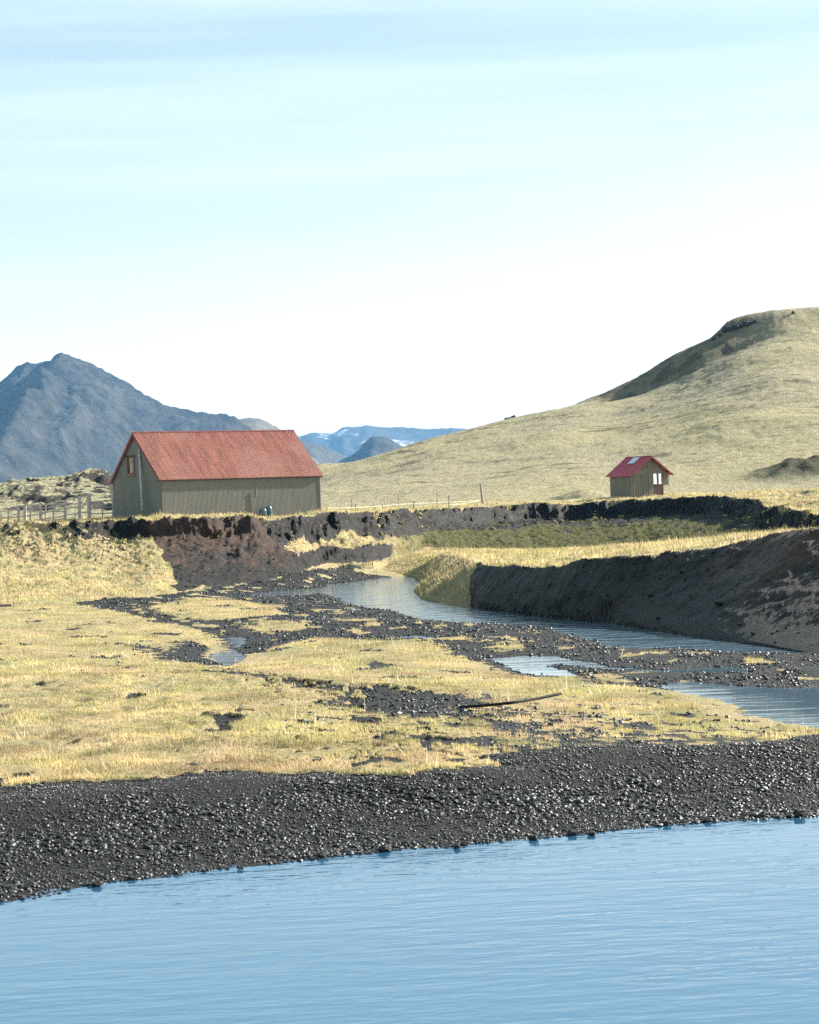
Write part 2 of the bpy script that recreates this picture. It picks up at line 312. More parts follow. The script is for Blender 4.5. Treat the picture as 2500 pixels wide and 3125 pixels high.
class MB:
    def __init__(s): s.v = []; s.f = []
    def add(s, vs, fs):
        b = len(s.v); s.v += [tuple(map(float, q)) for q in vs]; s.f += [tuple(b + i for i in f) for f in fs]
    def hexa(s, p):
        s.add(p, [(0, 3, 2, 1), (4, 5, 6, 7), (0, 1, 5, 4), (1, 2, 6, 5), (2, 3, 7, 6), (3, 0, 4, 7)])
    def box(s, x0, x1, y0, y1, z0, z1):
        s.hexa([(x0, y0, z0), (x1, y0, z0), (x1, y1, z0), (x0, y1, z0), (x0, y0, z1), (x1, y0, z1), (x1, y1, z1), (x0, y1, z1)])
    def bar(s, a, b, w_, h, upv=(0, 0, 1)):
        a = Vector(a); b = Vector(b); d = (b - a).normalized(); upv = Vector(upv)
        if abs(d.dot(upv)) > .95: upv = Vector((0, 1, 0))
        sx = d.cross(upv).normalized() * w_ / 2; sy = sx.cross(d).normalized() * h / 2
        s.hexa([a - sx - sy, a + sx - sy, a + sx + sy, a - sx + sy, b - sx - sy, b + sx - sy, b + sx + sy, b - sx + sy])
    def tube(s, pts, rad, n=8, cap=True):
        pts = [Vector(p) for p in pts]; b = len(s.v)
        rads = rad if hasattr(rad, '__len__') else [rad] * len(pts)
        for i, p in enumerate(pts):
            d = (pts[min(i + 1, len(pts) - 1)] - pts[max(i - 1, 0)]).normalized()
            u_ = d.cross(Vector((0, 0, 1))) if abs(d.z) < .9 else d.cross(Vector((0, 1, 0)))
            u_.normalize(); v_ = d.cross(u_)
            for k in range(n):
                an = 2 * math.pi * k / n; s.v.append(tuple(p + rads[i] * (math.cos(an) * u_ + math.sin(an) * v_)))
        for i in range(len(pts) - 1):
            for k in range(n):
                s.f.append((b + i * n + k, b + i * n + (k + 1) % n, b + (i + 1) * n + (k + 1) % n, b + (i + 1) * n + k))
        if cap:
            s.f.append(tuple(b + k for k in range(n))[::-1]); s.f.append(tuple(b + (len(pts) - 1) * n + k for k in range(n)))
    def build(s, name, mat, parent=None, smooth=False, bevel=0):
        me = bpy.data.meshes.new(name); me.from_pydata(s.v, [], s.f); me.update(); me.materials.append(mat)
        if smooth: me.polygons.foreach_set('use_smooth', [True] * len(me.polygons))
        o = link(bpy.data.objects.new(name, me), parent)
        if bevel:
            m = o.modifiers.new('b', 'BEVEL'); m.width = bevel; m.segments = 2; m.limit_method = 'ANGLE'
        return o
def empty(name, loc, rz=0):
    o = bpy.data.objects.new(name, None); o.empty_display_size = .3; o.location = loc; o.rotation_euler = (0, 0, rz); return link(o)

# ------------------------------------------------------------------ materials
class NB:
    def __init__(s, name, rough=.8, spec=.3):
        s.m = bpy.data.materials.new(name); s.m.use_nodes = True; s.t = s.m.node_tree; s.b = s.t.nodes['Principled BSDF']
        s.b.inputs['Roughness'].default_value = rough; s.b.inputs['Specular IOR Level'].default_value = spec
        s.pos = s.t.nodes.new('ShaderNodeNewGeometry').outputs['Position']
    def N(s, k): return s.t.nodes.new(k)
    def L(s, a, b): s.t.links.new(a, b)
    def noise(s, scale, detail=4, rough=.55, vec=None, sc=None):
        n = s.N('ShaderNodeTexNoise'); n.inputs['Scale'].default_value = scale; n.inputs['Detail'].default_value = detail; n.inputs['Roughness'].default_value = rough
        v = vec or s.pos
        if sc:
            m = s.N('ShaderNodeMapping'); m.inputs['Scale'].default_value = sc; s.L(v, m.inputs['Vector']); v = m.outputs['Vector']
        s.L(v, n.inputs['Vector']); return n.outputs['Fac']
    def ramp(s, fac, stops):
        r = s.N('ShaderNodeValToRGB'); e = r.color_ramp.elements
        while len(e) < len(stops): e.new(.5)
        for i, (p, c) in enumerate(stops):
            e[i].position = p; e[i].color = (*(c if hasattr(c, '__len__') else (c, c, c)), 1)
        s.L(fac, r.inputs['Fac']); return r.outputs['Color']
    def mix(s, f, a, b, mode='MIX'):
        m = s.N('ShaderNodeMix'); m.data_type = 'RGBA'; m.blend_type = mode
        for k, v in (('Factor', f), ('A', a), ('B', b)):
            if isinstance(v, (int, float)): m.inputs[k].default_value = v
            elif isinstance(v, tuple): m.inputs[k].default_value = (*v, 1)
            else: s.L(v, m.inputs[k])
        return m.outputs['Result']
    def math(s, op, a, b=0.0, c=0.0):
        m = s.N('ShaderNodeMath'); m.operation = op
        for i, v in enumerate((a, b, c)):
            if isinstance(v, (int, float)): m.inputs[i].default_value = v
            else: s.L(v, m.inputs[i])
        return m.outputs[0]
    def attr(s, name):
        a = s.N('ShaderNodeAttribute'); a.attribute_name = name; return a
    def color(s, c):
        if isinstance(c, tuple): s.b.inputs['Base Color'].default_value = (*c, 1)
        else: s.L(c, s.b.inputs['Base Color'])
    def bump(s, h, dist, strength=1.0):
        b = s.N('ShaderNodeBump'); b.inputs['Distance'].default_value = dist; b.inputs['Strength'].default_value = strength
        s.L(h, b.inputs['Height']); s.L(b.outputs['Normal'], s.b.inputs['Normal'])
def simple(name, c, rough=.7, spec=.3, var=.25, scale=6, bump=0.0, sc=None, metal=0):
    n = NB(name, rough, spec); f = n.noise(scale, 5, .6, sc=sc)
    n.color(n.ramp(f, [(.3, tuple(k * (1 - var) for k in c)), (.7, tuple(min(1, k * (1 + var)) for k in c))])); n.b.inputs['Metallic'].default_value = metal
    if bump: n.bump(n.noise(scale * 4, 4, .6), bump)
    return n.m

# ground cover
def ground_mat():
    n = NB('ground_cover', .9, .15)
    a = n.attr('mask'); sep = n.N('ShaderNodeSeparateColor'); n.L(a.outputs['Color'], sep.inputs['Color'])
    grass, red, moss = sep.outputs[0], sep.outputs[1], sep.outputs[2]; soil = a.outputs['Alpha']
    big = n.noise(.25, 3); mid = n.noise(1.6, 4, .6); fine = n.noise(14, 5, .7)
    g = n.ramp(fine, [(.25, (.10, .09, .04)), (.5, (.34, .30, .16)), (.75, (.50, .44, .26))])
    straw = n.ramp(fine, [(.25, (.18, .13, .06)), (.5, (.42, .33, .18)), (.78, (.58, .48, .30))])
    g = n.mix(n.ramp(big, [(.42, 0), (.6, 1)]), g, straw)
    green = n.ramp(fine, [(.3, (.055, .065, .018)), (.7, (.20, .20, .065))])
    g = n.mix(n.ramp(mid, [(.52, 0), (.72, .6)]), g, green)
    mo = n.ramp(fine, [(.3, (.03, .034, .012)), (.7, (.10, .10, .035))])
    g = n.mix(moss, g, mo)
    gv = n.ramp(n.noise(30, 4, .7), [(.35, (.004, .004, .0035)), (.6, (.018, .017, .015)), (.8, (.075, .07, .063))])
    so = n.ramp(n.noise(3.5, 6, .7), [(.3, (.003, .0026, .002)), (.55, (.0095, .0075, .0053)), (.78, (.036, .027, .018))])
    rd = n.ramp(n.noise(2.2, 6, .7, sc=(1, .6, 1)), [(.3, (.026, .016, .012)), (.55, (.066, .036, .022)), (.76, (.14, .074, .042))])
    base = n.mix(soil, gv, so); base = n.mix(red, base, rd)
    br = n.math('ADD', grass, n.math('MULTIPLY', n.math('SUBTRACT', fine, .5), .9))
    geo = n.N('ShaderNodeNewGeometry'); sx = n.N('ShaderNodeSeparateXYZ'); n.L(geo.outputs['Normal'], sx.inputs['Vector'])
    f = n.ramp(br, [(.44, 0), (.56, 1)])
    n.color(n.mix(f, base, g))
    n.L(n.ramp(f, [(0, .55), (1, .95)]), n.b.inputs['Roughness'])
    n.bump(n.mix(.5, n.noise(9, 5, .75), n.noise(40, 3, .7)), .2, .9)
    return n.m
MG = ground_mat()

# ------------------------------------------------------------------ ground sheet
ys = [np.arange(-12, 20, 1.0), np.arange(20, 27, .35), np.arange(27, 62, .07), np.arange(62, 150, .16), np.arange(150, 216, .15), np.arange(216, 300, .8), np.geomspace(300, 9600, 50)]
ys = np.concatenate(ys)
un = np.linspace(-.215, .215, 880)
uo = np.geomspace(.225, 1.6, 34)
us = np.concatenate([-uo[::-1], un, uo])
XX = us[None, :] * (ys[:, None] + 15); YY = np.repeat(ys[:, None], len(us), 1)
XX = np.clip(XX, -7800, 7800)
zz, mk, reg, tt, uu = terrain(XX.ravel(), YY.ravel(), True)
sh = XX.shape; Z2 = zz.reshape(sh)
dzy = np.gradient(Z2, axis=0) / np.maximum(np.gradient(YY, axis=0), 1e-3); dzx = np.gradient(Z2, axis=1) / np.maximum(np.abs(np.gradient(XX, axis=1)), 1e-3)
slope_ = np.hypot(dzx, dzy).ravel(); bankr = ((reg == 1) | (reg == 4)) & (YY.ravel() > 60)
steep = ss(.35, .9, slope_) * bankr
mk[:, 3] = np.maximum(mk[:, 3], ss(.75, 1.05, slope_) * bankr * ss(150, 300, uu) * (1 - .75 * ss(870, 920, uu) * (1 - ss(1150, 1230, uu))) * np.where(reg == 4, (uu > 1430), np.where((uu > 1150) & (tt < .5), .35, 1))); mk[:, 0] = np.minimum(mk[:, 0], 1 - mk[:, 3])
xr, yr = XX.ravel().copy(), YY.ravel().copy()
lump = fbm(xr * 1.0, zz * 2.2 + yr * .3, 4, 1.3, .45); lump2 = fbm(xr + 33, zz * 2.0 - yr * .2, 3, 1.1)
yr = yr - steep * np.where(reg == 4, .15, .2) * lump; xr = xr + steep * .12 * lump2; zz = zz + steep * .10 * lump2
XX = xr.reshape(sh); YY = yr.reshape(sh)
g = np_mesh('ground', np.stack([XX.ravel(), YY.ravel(), zz], -1), grid_faces(len(ys), len(us)), MG, True, {'mask': mk})
tag(g, kind='structure')

# ------------------------------------------------------------------ water
def water_mat(name, s1, amp, s2, amp2, base=(.012, .03, .04), rough=.02, rot=0, ior=1.333, pv=((.12, .12, .12), .45, 1.1), calm=0):
    n = NB(name, rough, .5); n.b.inputs['IOR'].default_value = ior
    n.color(base)
    m = n.N('ShaderNodeMapping'); m.inputs['Rotation'].default_value = (0, 0, rot); n.L(n.pos, m.inputs['Vector'])
    a = n.noise(1, 2, .5, m.outputs['Vector'], s1); b = n.noise(1, 2, .5, m.outputs['Vector'], s2)
    patch = n.math('MULTIPLY_ADD', n.ramp(n.noise(1, 3, .5, sc=pv[0]), [(.38, 0), (.62, 1)]), pv[2] - pv[1], pv[1])
    if calm:
        sy_ = n.N('ShaderNodeSeparateXYZ'); n.L(n.pos, sy_.inputs['Vector'])
        mr = n.N('ShaderNodeMapRange'); mr.inputs['From Min'].default_value = 64; mr.inputs['From Max'].default_value = 80; mr.inputs['To Min'].default_value = calm; mr.inputs['To Max'].default_value = 1
        n.L(sy_.outputs['Y'], mr.inputs['Value']); patch = n.math('MULTIPLY', patch, mr.outputs['Result'])
    h = n.math('ADD', n.math('MULTIPLY', a, amp), n.math('MULTIPLY', b, amp2))
    n.bump(n.math('MULTIPLY', h, patch), 1.0)
    return n.m
MP = water_mat('pond_water', (1.1, 3.0, 1), .015, (3.0, 7.5, 1), .006, base=(.018, .085, .165), ior=1.7, rot=R(-9))
MS = water_mat('stream_water', (1.5, 3.0, 1), .026, (6, 10, 1), .010, base=(.07, .12, .16), rough=.05, ior=1.9, pv=((.3, 1.3, 1), .15, 1.5), calm=.06)
def sheet(name, x0, x1, y0, y1, m, z=0.0):
    b = MB(); b.add([(x0, y0, z), (x1, y0, z), (x1, y1, z), (x0, y1, z)], [(0, 1, 2, 3)])
    return tag(b.build(name, m), kind='structure')
sheet('pond', -60, 60, 5, 40, MP)
sheet('stream', -40, 60, 40.5, 190, MS)

# ------------------------------------------------------------------ hill on the right
def hill_mat():
    n = NB('hill_grass', .95, .1)
    a = n.attr('mask'); sep = n.N('ShaderNodeSeparateColor'); n.L(a.outputs['Color'], sep.inputs['Color'])
    big = n.noise(.03, 4, .6, sc=(1, .6, 1)); mid = n.noise(.35, 6, .7, sc=(.6, 1, 2.0)); fine = n.noise(2.5, 5, .75)
    g = n.ramp(fine, [(.3, (.15, .13, .07)), (.5, (.335, .30, .175)), (.72, (.50, .45, .28))])
    gb = n.ramp(fine, [(.3, (.18, .155, .10)), (.7, (.45, .40, .28))])
    g = n.mix(n.ramp(big, [(.4, 0), (.62, .9)]), g, gb)
    dk = n.ramp(fine, [(.3, (.045, .038, .026)), (.7, (.16, .14, .085))])
    g = n.mix(n.ramp(n.math('ADD', mid, n.math('MULTIPLY', sep.outputs[0], .17)), [(.60, 0), (.70, .8)]), g, dk)
    rk = n.ramp(fine, [(.3, (.025, .024, .018)), (.7, (.09, .085, .05))])  # dark tone for the mossy knob and the painted shade band
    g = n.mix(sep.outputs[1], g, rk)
    g = n.mix(n.ramp(n.noise(1.1, 5, .8, sc=(.7, .7, 1.6)), [(.50, 0), (.66, .6)]), g, n.ramp(fine, [(.3, (.07, .06, .035)), (.7, (.24, .21, .12))]))
    n.color(g); n.bump(n.mix(.4, n.noise(1.2, 6, .75), n.noise(5, 3, .7)), .8, 1.0)
    return n.m
MH = hill_mat()
SKY = [(300, 1500), (600, 1480), (850, 1446), (980, 1424), (1100, 1402), (1250, 1360), (1380, 1331), (1540, 1295), (1699, 1251), (1830, 1197), (1946, 1139), (2069, 1070), (2170, 1023), (2220, 978), (2279, 960), (2359, 944), (2500, 933), (2800, 925), (3300, 940), (5000, 1100)]
YC = 450.
sk = np.array([W(p[0], p[1], YC) for p in SKY])
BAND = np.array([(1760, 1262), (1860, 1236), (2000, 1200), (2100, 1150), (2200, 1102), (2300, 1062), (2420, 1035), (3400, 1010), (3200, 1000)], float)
xs_ = np.arange(-140, 260, 1.0)
def gsm(v, k): 
    kk = np.exp(-np.linspace(-2, 2, k) ** 2); return np.convolve(np.pad(v, k // 2, mode='edge'), kk / kk.sum(), 'valid')[:len(v)]
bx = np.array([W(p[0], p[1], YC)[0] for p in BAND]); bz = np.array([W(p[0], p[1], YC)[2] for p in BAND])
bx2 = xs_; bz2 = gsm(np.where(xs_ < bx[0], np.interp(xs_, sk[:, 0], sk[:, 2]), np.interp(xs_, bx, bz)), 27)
def hillz(X, Y, masks=False):
    # crest height above the point where this column meets the crest
    cz = np.interp(X * (YC / np.clip(Y, 330, 520)), sk[:, 0], sk[:, 2]); 
    bb = np.interp(X * (YC / np.clip(Y, 330, 520)), bx2, bz2)
    s = np.clip((Y - 228) / (YC - 14 - 228), 0, 1)
    prof = .42 * s ** 2 + .58 * s
    z = 4.6 + (bb - 4.6) * prof
    z = z + (cz - bb) * ss(YC - 15, YC + 1, Y + 3 * fbm(X, Y, 2, 20))
    band_shade = ss(0, 1, (X - bx[0]) / 8.0) * (1 - ss(75, 90, X)); d = Y - (YC - 15)  # extent of the shadow band below the brow
    z = np.where(Y > YC, z - (Y - YC) * .10 - (Y - YC) ** 2 * .0006, z)
    n = fbm(X, Y, 4, 30) * 1.0 * ss(235, 320, Y) + fbm(X * .7 + 8, Y, 5, 4) * .14 + fbm(X, Y, 3, 1.3) * .10
    tr = np.abs(perlin((X * .25 + Y * .8 + z * 2) / 7, X / 60)) 
    z = z + n * .9
    # dark mossy knob far right, low mound beside the hut
    kx, ky = W(2490, 1480, 258)[:2]; k = np.exp(-(((X - kx) / 6.5) ** 2 + ((Y - ky) / 9) ** 2) ** 1.5) * ss(0, 1, 1)
    z = z + 1.5 * k * (1 + .35 * fbm(X, Y, 4, 2.5))
    mx_, my = W(1790, 1500, 236)[:2]; k2 = np.exp(-(((X - mx_) / 3.0) ** 2 + ((Y - my) / 5) ** 2)); z = z + 1.2 * k2
    z = z - 3 * ss(240, 222, Y)
    if not masks: return z
    track = ss(.10, .03, tr) * ss(240, 300, Y)
    m = np.zeros(X.shape + (4,)); m[..., 0] = track; m[..., 1] = np.clip(k * 1.6, 0, 1) * .95; m[..., 1] = np.maximum(m[..., 1], band_shade * (.55 + .35 * ss(-.1, .4, fbm(X, Y, 3, 4))) * ss(-3, 3, d + 3 * fbm(X, Y, 2, 20)) * (1 - ss(62, 76, X))); m[..., 3] = 1  # shade of the left-facing scarp is deepened in the colour mask
    return z, m
hx = np.arange(-95, 175, .28); hy = np.concatenate([np.arange(222, 470, .8), np.arange(470, 760, 6)])
HX, HY = np.meshgrid(hx, hy)
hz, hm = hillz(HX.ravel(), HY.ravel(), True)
# fade to the left where lava field takes over
hz = hz - 12 * ss(-45, -85, HX.ravel())
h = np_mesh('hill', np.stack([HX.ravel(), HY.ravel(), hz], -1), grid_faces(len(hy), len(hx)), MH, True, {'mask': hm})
tag(h, kind='structure')

# ------------------------------------------------------------------ lava field on the left
def lava_mat():
    n = NB('lava_moss', .95, .1)
    geo = n.N('ShaderNodeNewGeometry'); sx = n.N('ShaderNodeSeparateXYZ'); n.L(geo.outputs['Normal'], sx.inputs['Vector'])
    fine = n.noise(3, 5, .7); mid = n.noise(.6, 4, .6)
    g = n.ramp(fine, [(.3, (.17, .15, .085)), (.7, (.44, .41, .27))])
    rk = n.ramp(fine, [(.3, (.02, .019, .017)), (.6, (.06, .055, .048)), (.8, (.17, .15, .13))])
    f = n.math('ADD', sx.outputs['Z'], n.math('MULTIPLY', n.math('SUBTRACT', mid, .5), .5))
    n.color(n.mix(n.ramp(f, [(.89, 0), (.98, 1)]), rk, g)); n.bump(n.noise(2.5, 6, .75), .4)
    return n.m
lx = np.arange(-110, -20, .22); ly = np.arange(205, 400, .7)
LX, LY = np.meshgrid(lx, ly)
def lavaz(X, Y):
    px = 1250 + F * X / Y
    top = np.interp(px, [-400, 0, 60, 150, 250, 300, 340, 380, 450], [10.1, 10.4, 10.8, 11.1, 11.2, 11.3, 10.6, 8.8, 6.8])
    s = np.clip((Y - 215) / 125, 0, 1)
    z = 4.6 + (top - 4.6) * s ** 1.2
    cl = ridged(X, Y * .8, 4, 9) ; st = ss(.2, 1.1, cl)
    rough = ss(225, 265, Y)
    z = z + rough * (1.5 * st + .6 * np.abs(fbm(X, Y, 4, 3))) * (1 - .5 * ss(320, 345, Y)) + .10 * fbm(X, Y, 4, 1.5) + .12 * np.abs(perlin(X / 1.2, Y / 1.6)) - 1.0 * rough
    kx, ky = W(285, 1470, 300)[:2]; k = np.exp(-(((X - kx) / 3.2) ** 2 + ((Y - ky) / 9) ** 2) ** 1.5); z = z + 1.2 * k * (1 + .35 * ridged(X, Y, 3, 2))
    kx, ky = W(95, 1500, 275)[:2]; k = np.exp(-(((X - kx) / 3.8) ** 2 + ((Y - ky) / 6) ** 2) ** 1.5); z = z + .9 * k * (1 + .35 * ridged(X, Y, 3, 2))
    return np.where(Y > 345, z - (Y - 345) * .25, z) - 3 * ss(216, 206, Y)
l = np_mesh('lava_field', np.stack([LX.ravel(), LY.ravel(), lavaz(LX.ravel(), LY.ravel())], -1), grid_faces(len(ly), len(lx)), lava_mat(), True)
tag(l, kind='structure')

# ------------------------------------------------------------------ mountains
def mtn_mat(name, dark, light, nscale, snow=0.0):
    n = NB(name, .95, .1); f = n.noise(nscale, 8, .7); 
    c = n.ramp(f, [(.35, dark), (.65, light)])
    st = n.noise(nscale * 2.2, 6, .7, sc=(1, 1, .35))
    c = n.mix(n.ramp(st, [(.60, 0), (.72, .55)]), c, tuple(min(1, k * 2.6) for k in light))
    if snow: c = n.mix(n.ramp(n.noise(nscale * .9, 4, .6, sc=(1, 1, 3)), [(.58, 0), (.64, snow)]), c, (.8, .82, .85))
    n.color(c); n.bump(n.noise(nscale * 4, 8, .75), 9, .8)
    return n.m
def mountain(name, pts, Y0, mat, step, depth, spur=.9, slope=.62, peak=None, rough=19, vdep=1.0, x_pad=300):
    P = np.array([W(p[0], p[1], Y0) for p in pts]); 
    x = np.arange(P[0, 0] - x_pad, P[-1, 0] + x_pad, step); y = np.arange(Y0 - depth, Y0 + depth * .25, step * vdep)
    X, Y = np.meshgrid(x, y)
    xp = P[np.argmax(P[:, 2]), 0] if peak is None else W(peak, 1400, Y0)[0]
    cz = np.interp(X, P[:, 0], P[:, 2], left=P[0, 2], right=P[-1, 2])
    cz = cz - np.maximum(P[0, 0] - X, 0) * .3 - np.maximum(X - P[-1, 0], 0) * .3
    wx = fbm(X, Y, 3, 220) * 30
    front = (Y0 - Y)
    # rib lines running down from the crest, the main rib at the peak
    rib = np.exp(-np.abs(X - xp + .28 * front * -1 * 0 + wx) / (65 + .55 * np.maximum(front, 0))) 
    drop = slope * np.maximum(front, 0) * (1 - .30 * ss(0, 1.0, np.maximum(front, 0) / depth))
    z = cz - drop * (1 - .62 * spur * rib)
    z = np.where(front < 0, cz + front * .8, z)
    er = ridged(X + wx, Y * .35, 5, 120) * rough * ss(30, 260, np.maximum(front, 0)) + fbm(X, Y, 4, 45) * rough * .18
    er = er + ridged(X + wx, Y * .6, 4, 34) * rough * .18 * ss(0, 60, np.maximum(front, 0)) + perlin(X / 9, Y / 9) * rough * .12
    z = z + er * ss(-60, 20, cz - drop)
    z = z - 120 * ss(.75, 1, front / depth)
    z = np.maximum(z, -1.5 + 6 * fbm(X, Y, 4, 400) - 4 )
    o = np_mesh(name, np.stack([X.ravel(), Y.ravel(), z.ravel()], -1), grid_faces(len(y), len(x)), mat, True)
    return tag(o, kind='structure')
MM = mtn_mat('mountain_rock', (.012, .014, .015), (.070, .066, .058), .017)
mountain('mountain', [(-500, 1330), (-250, 1250), (0, 1163), (35, 1131), (52, 1117), (84, 1105), (86, 1100), (92, 1107), (116, 1107), (148, 1101), (158, 1100), (163, 1090), (168, 1088), (180, 1078), (191, 1076), (200, 1079), (232, 1091), (313, 1122), (377, 1160), (441, 1201),
          (510, 1233), (580, 1247), (638, 1259), (687, 1259), (719, 1273), (745, 1295), (900, 1380), (1000, 1450)], 4000, MM, 3.8, 1500, vdep=1.6, spur=.8)
M2 = mtn_mat('pale_hill_rock', (.10, .085, .06), (.20, .17, .12), .012)
mountain('mountain_shoulder', [(640, 1310), (700, 1290), (730, 1279), (765, 1274), (790, 1277), (811, 1285), (840, 1300), (858, 1311), (900, 1345), (960, 1400), (1000, 1440)], 4700, M2, 5, 500, rough=10, peak=730)
M3 = mtn_mat('near_blue_hill_rock', (.05, .045, .04), (.10, .09, .07), .01)
mountain('blue_hill', [(700, 1400), (850, 1345), (905, 1345), (930, 1348), (970, 1356), (1000, 1365), (1030, 1378), (1060, 1392), (1150, 1430), (1250, 1470)], 5400, M3, 6, 600, rough=12, peak=960)
mountain('small_peak', [(980, 1450), (1040, 1405), (1070, 1388), (1100, 1372), (1104, 1358), (1115, 1350), (1132, 1336), (1145, 1333), (1175, 1333), (1185, 1338), (1205, 1345), (1235, 1365), (1300, 1410), (1400, 1470)], 4500, MM, 4, 500, rough=10, peak=1150)
M4 = mtn_mat('far_range_rock', (.05, .05, .05), (.09, .09, .09), .004, snow=.9)
mountain('far_range', [(500, 1420), (800, 1330), (900, 1325), (925, 1328), (950, 1319), (1000, 1320), (1025, 1318), (1042, 1302), (1080, 1300), (1120, 1298), (1170, 1301), (1250, 1303), (1300, 1307), (1380, 1304), (1440, 1308), (1600, 1300), (1850, 1300), (2600, 1330)], 9000, M4, 12, 1000, rough=16, spur=.2)

# ------------------------------------------------------------------ barn
def rib_sheet(mb, o, du, dv, L, H, n, amp, nrm, thick=.012, top=None, phase=0):
    """corrugated sheet: runs L along du, H along dv, n ribs; thin closed front/back"""
    o = Vector(o); du = Vector(du).normalized(); dv = Vector(dv).normalized(); nr = Vector(nrm).normalized()
    k = n * 6; b = len(mb.v)
    for i in range(k + 1):
        s = L * i / k; a = amp * math.cos(2 * math.pi * i / 6)
        hh = top(s) if top else H
        for off in (a, a - thick):
            mb.v.append(tuple(o + du * s + nr * off)); mb.v.append(tuple(o + du * s + nr * off + dv * hh))
    for i in range(k):
        q = b + i * 4; mb.f += [(q, q + 4, q + 5, q + 1), (q + 2, q + 3, q + 7, q + 6), (q + 1, q + 5, q + 7, q + 3), (q, q + 2, q + 6, q + 4)]
    e = b + k * 4; mb.f += [(b, b + 1, b + 3, b + 2), (e, e + 2, e + 3, e + 1)]
A = W(497, 1572, 162.0); m_ab = .65
adir = np.array([1, m_ab]) / math.hypot(1, m_ab)
def along(P0, d, px, py):   # distance along d until the plan line meets the ray of pixel column px
    r = ray(px, py); k = r[0] / r[1]
    return (k * P0[1] - P0[0]) / (d[0] - k * d[1])
LAB = along(A, adir, 979, 1558)
cdir = np.array([-adir[1], adir[0]]); LAC = along(A, cdir, 348, 1580)
EAVE = 109 * 162 / F; z0 = A[2] - .02
print('BARN', LAB, LAC, EAVE)
rzb = math.atan2(adir[1], adir[0])
barn = empty('barn', (A[0], A[1], z0), rzb)
tag(barn, 'long grey corrugated barn with a steep faded red ribbed roof on the grassy river terrace', 'barn')
def metal_mat(name, c, rough, axis_scale, var=.2, patch=None, spec=.5):
    n = NB(name, rough, spec); tcn = n.N('ShaderNodeTexCoord')
    f = n.noise(1.2, 6, .65, tcn.outputs['Object'], axis_scale); g2 = n.noise(.25, 3, .5, tcn.outputs['Object'])
    cc = n.ramp(f, [(.3, tuple(k * (1 - var) for k in c)), (.7, tuple(min(1, k * (1 + var)) for k in c))])
    if patch: cc = n.mix(n.ramp(g2, [(.45, 0), (.65, .7)]), cc, patch)
    n.color(cc); n.bump(n.noise(8, 4, .6, tcn.outputs['Object']), .004)
    return n.m
MWALL = metal_mat('grey_green_sheet', (.19, .183, .158), .55, (1.5, 1.5, .8), .10)
MGAB = metal_mat('grey_gable_render', (.135, .137, .118), .8, (1, 1, .4), .15)
MROOF = metal_mat('faded_red_sheet', (.46, .215, .165), .5, (3.0, .3, .3), .30, (.54, .31, .25), spec=.5)
MRED = simple('dark_red_paint', (.16, .035, .03), .5)
MCON = simple('concrete_grey', (.22, .21, .19), .9)
Wd = LAC; Ln = LAB; zr = EAVE + Wd / 2 * .86
# local: x along long wall, y across, z up ; base sunk a little
mb = MB(); nrib = 128
rib_sheet(mb, (0, 0, -.4), (1, 0, 0), (0, 0, 1), Ln, EAVE + .4, nrib, .016, (0, -1, 0))
mb.build('wall', MWALL, barn)
mb = MB(); rib_sheet(mb, (Ln, Wd, -.4), (-1, 0, 0), (0, 0, 1), Ln, EAVE + .4, nrib, .016, (0, 1, 0)); mb.build('wall', MWALL, barn)
for xg, sgn in ((0, -1), (Ln, 1)):
    mb = MB(); tx = .04 * sgn
    wy0, wy1, wz0, wz1 = Wd * .5 + .15, Wd * .5 + 1.35, EAVE + .62, EAVE + 1.72
    if sgn < 0:
        a0 = xg + tx; a1 = xg + tx * .0 + .05
        def slab(p):   # polygon in (y, z) extruded between a0 and a1
            k = len(p); mb.add([(a0, y, z) for y, z in p] + [(a1, y, z) for y, z in p],
                [tuple(range(k)), tuple(range(2 * k - 1, k - 1, -1))] + [(i, i + k, (i + 1) % k + k, (i + 1) % k) for i in range(k)])
        def rz_(y): return EAVE + (zr - EAVE) * (1 - abs(y - Wd / 2) / (Wd / 2))
        slab([(.03, -.4), (.03, EAVE), (wy0, rz_(wy0)) if False else (wy0, wz0), (wy0, -.4)][0:2] + [(wy0, EAVE), (wy0, -.4)])
        slab([(.03, EAVE), (Wd / 2, zr), (wy0, rz_(wy0)), (wy0, EAVE)])
        slab([(wy0, -.4), (wy0, wz0), (wy1, wz0), (wy1, -.4)])
        slab([(wy0, wz1), (wy0, rz_(wy0)), (wy1, rz_(wy1)), (wy1, wz1)])
        slab([(wy1, -.4), (wy1, rz_(wy1)), (Wd - .03, EAVE), (Wd - .03, -.4)])
    else:
        p = [(.03, -.4), (.03, EAVE), (Wd / 2, zr), (Wd - .03, EAVE), (Wd - .03, -.4)]; k = 5
        a0 = xg - .05; a1 = xg + .04
        mb.add([(a0, y, z) for y, z in p] + [(a1, y, z) for y, z in p], [tuple(range(k)), tuple(range(2 * k - 1, k - 1, -1))] + [(i, i + k, (i + 1) % k + k, (i + 1) % k) for i in range(k)])
    mb.build('gable_wall', MGAB, barn)
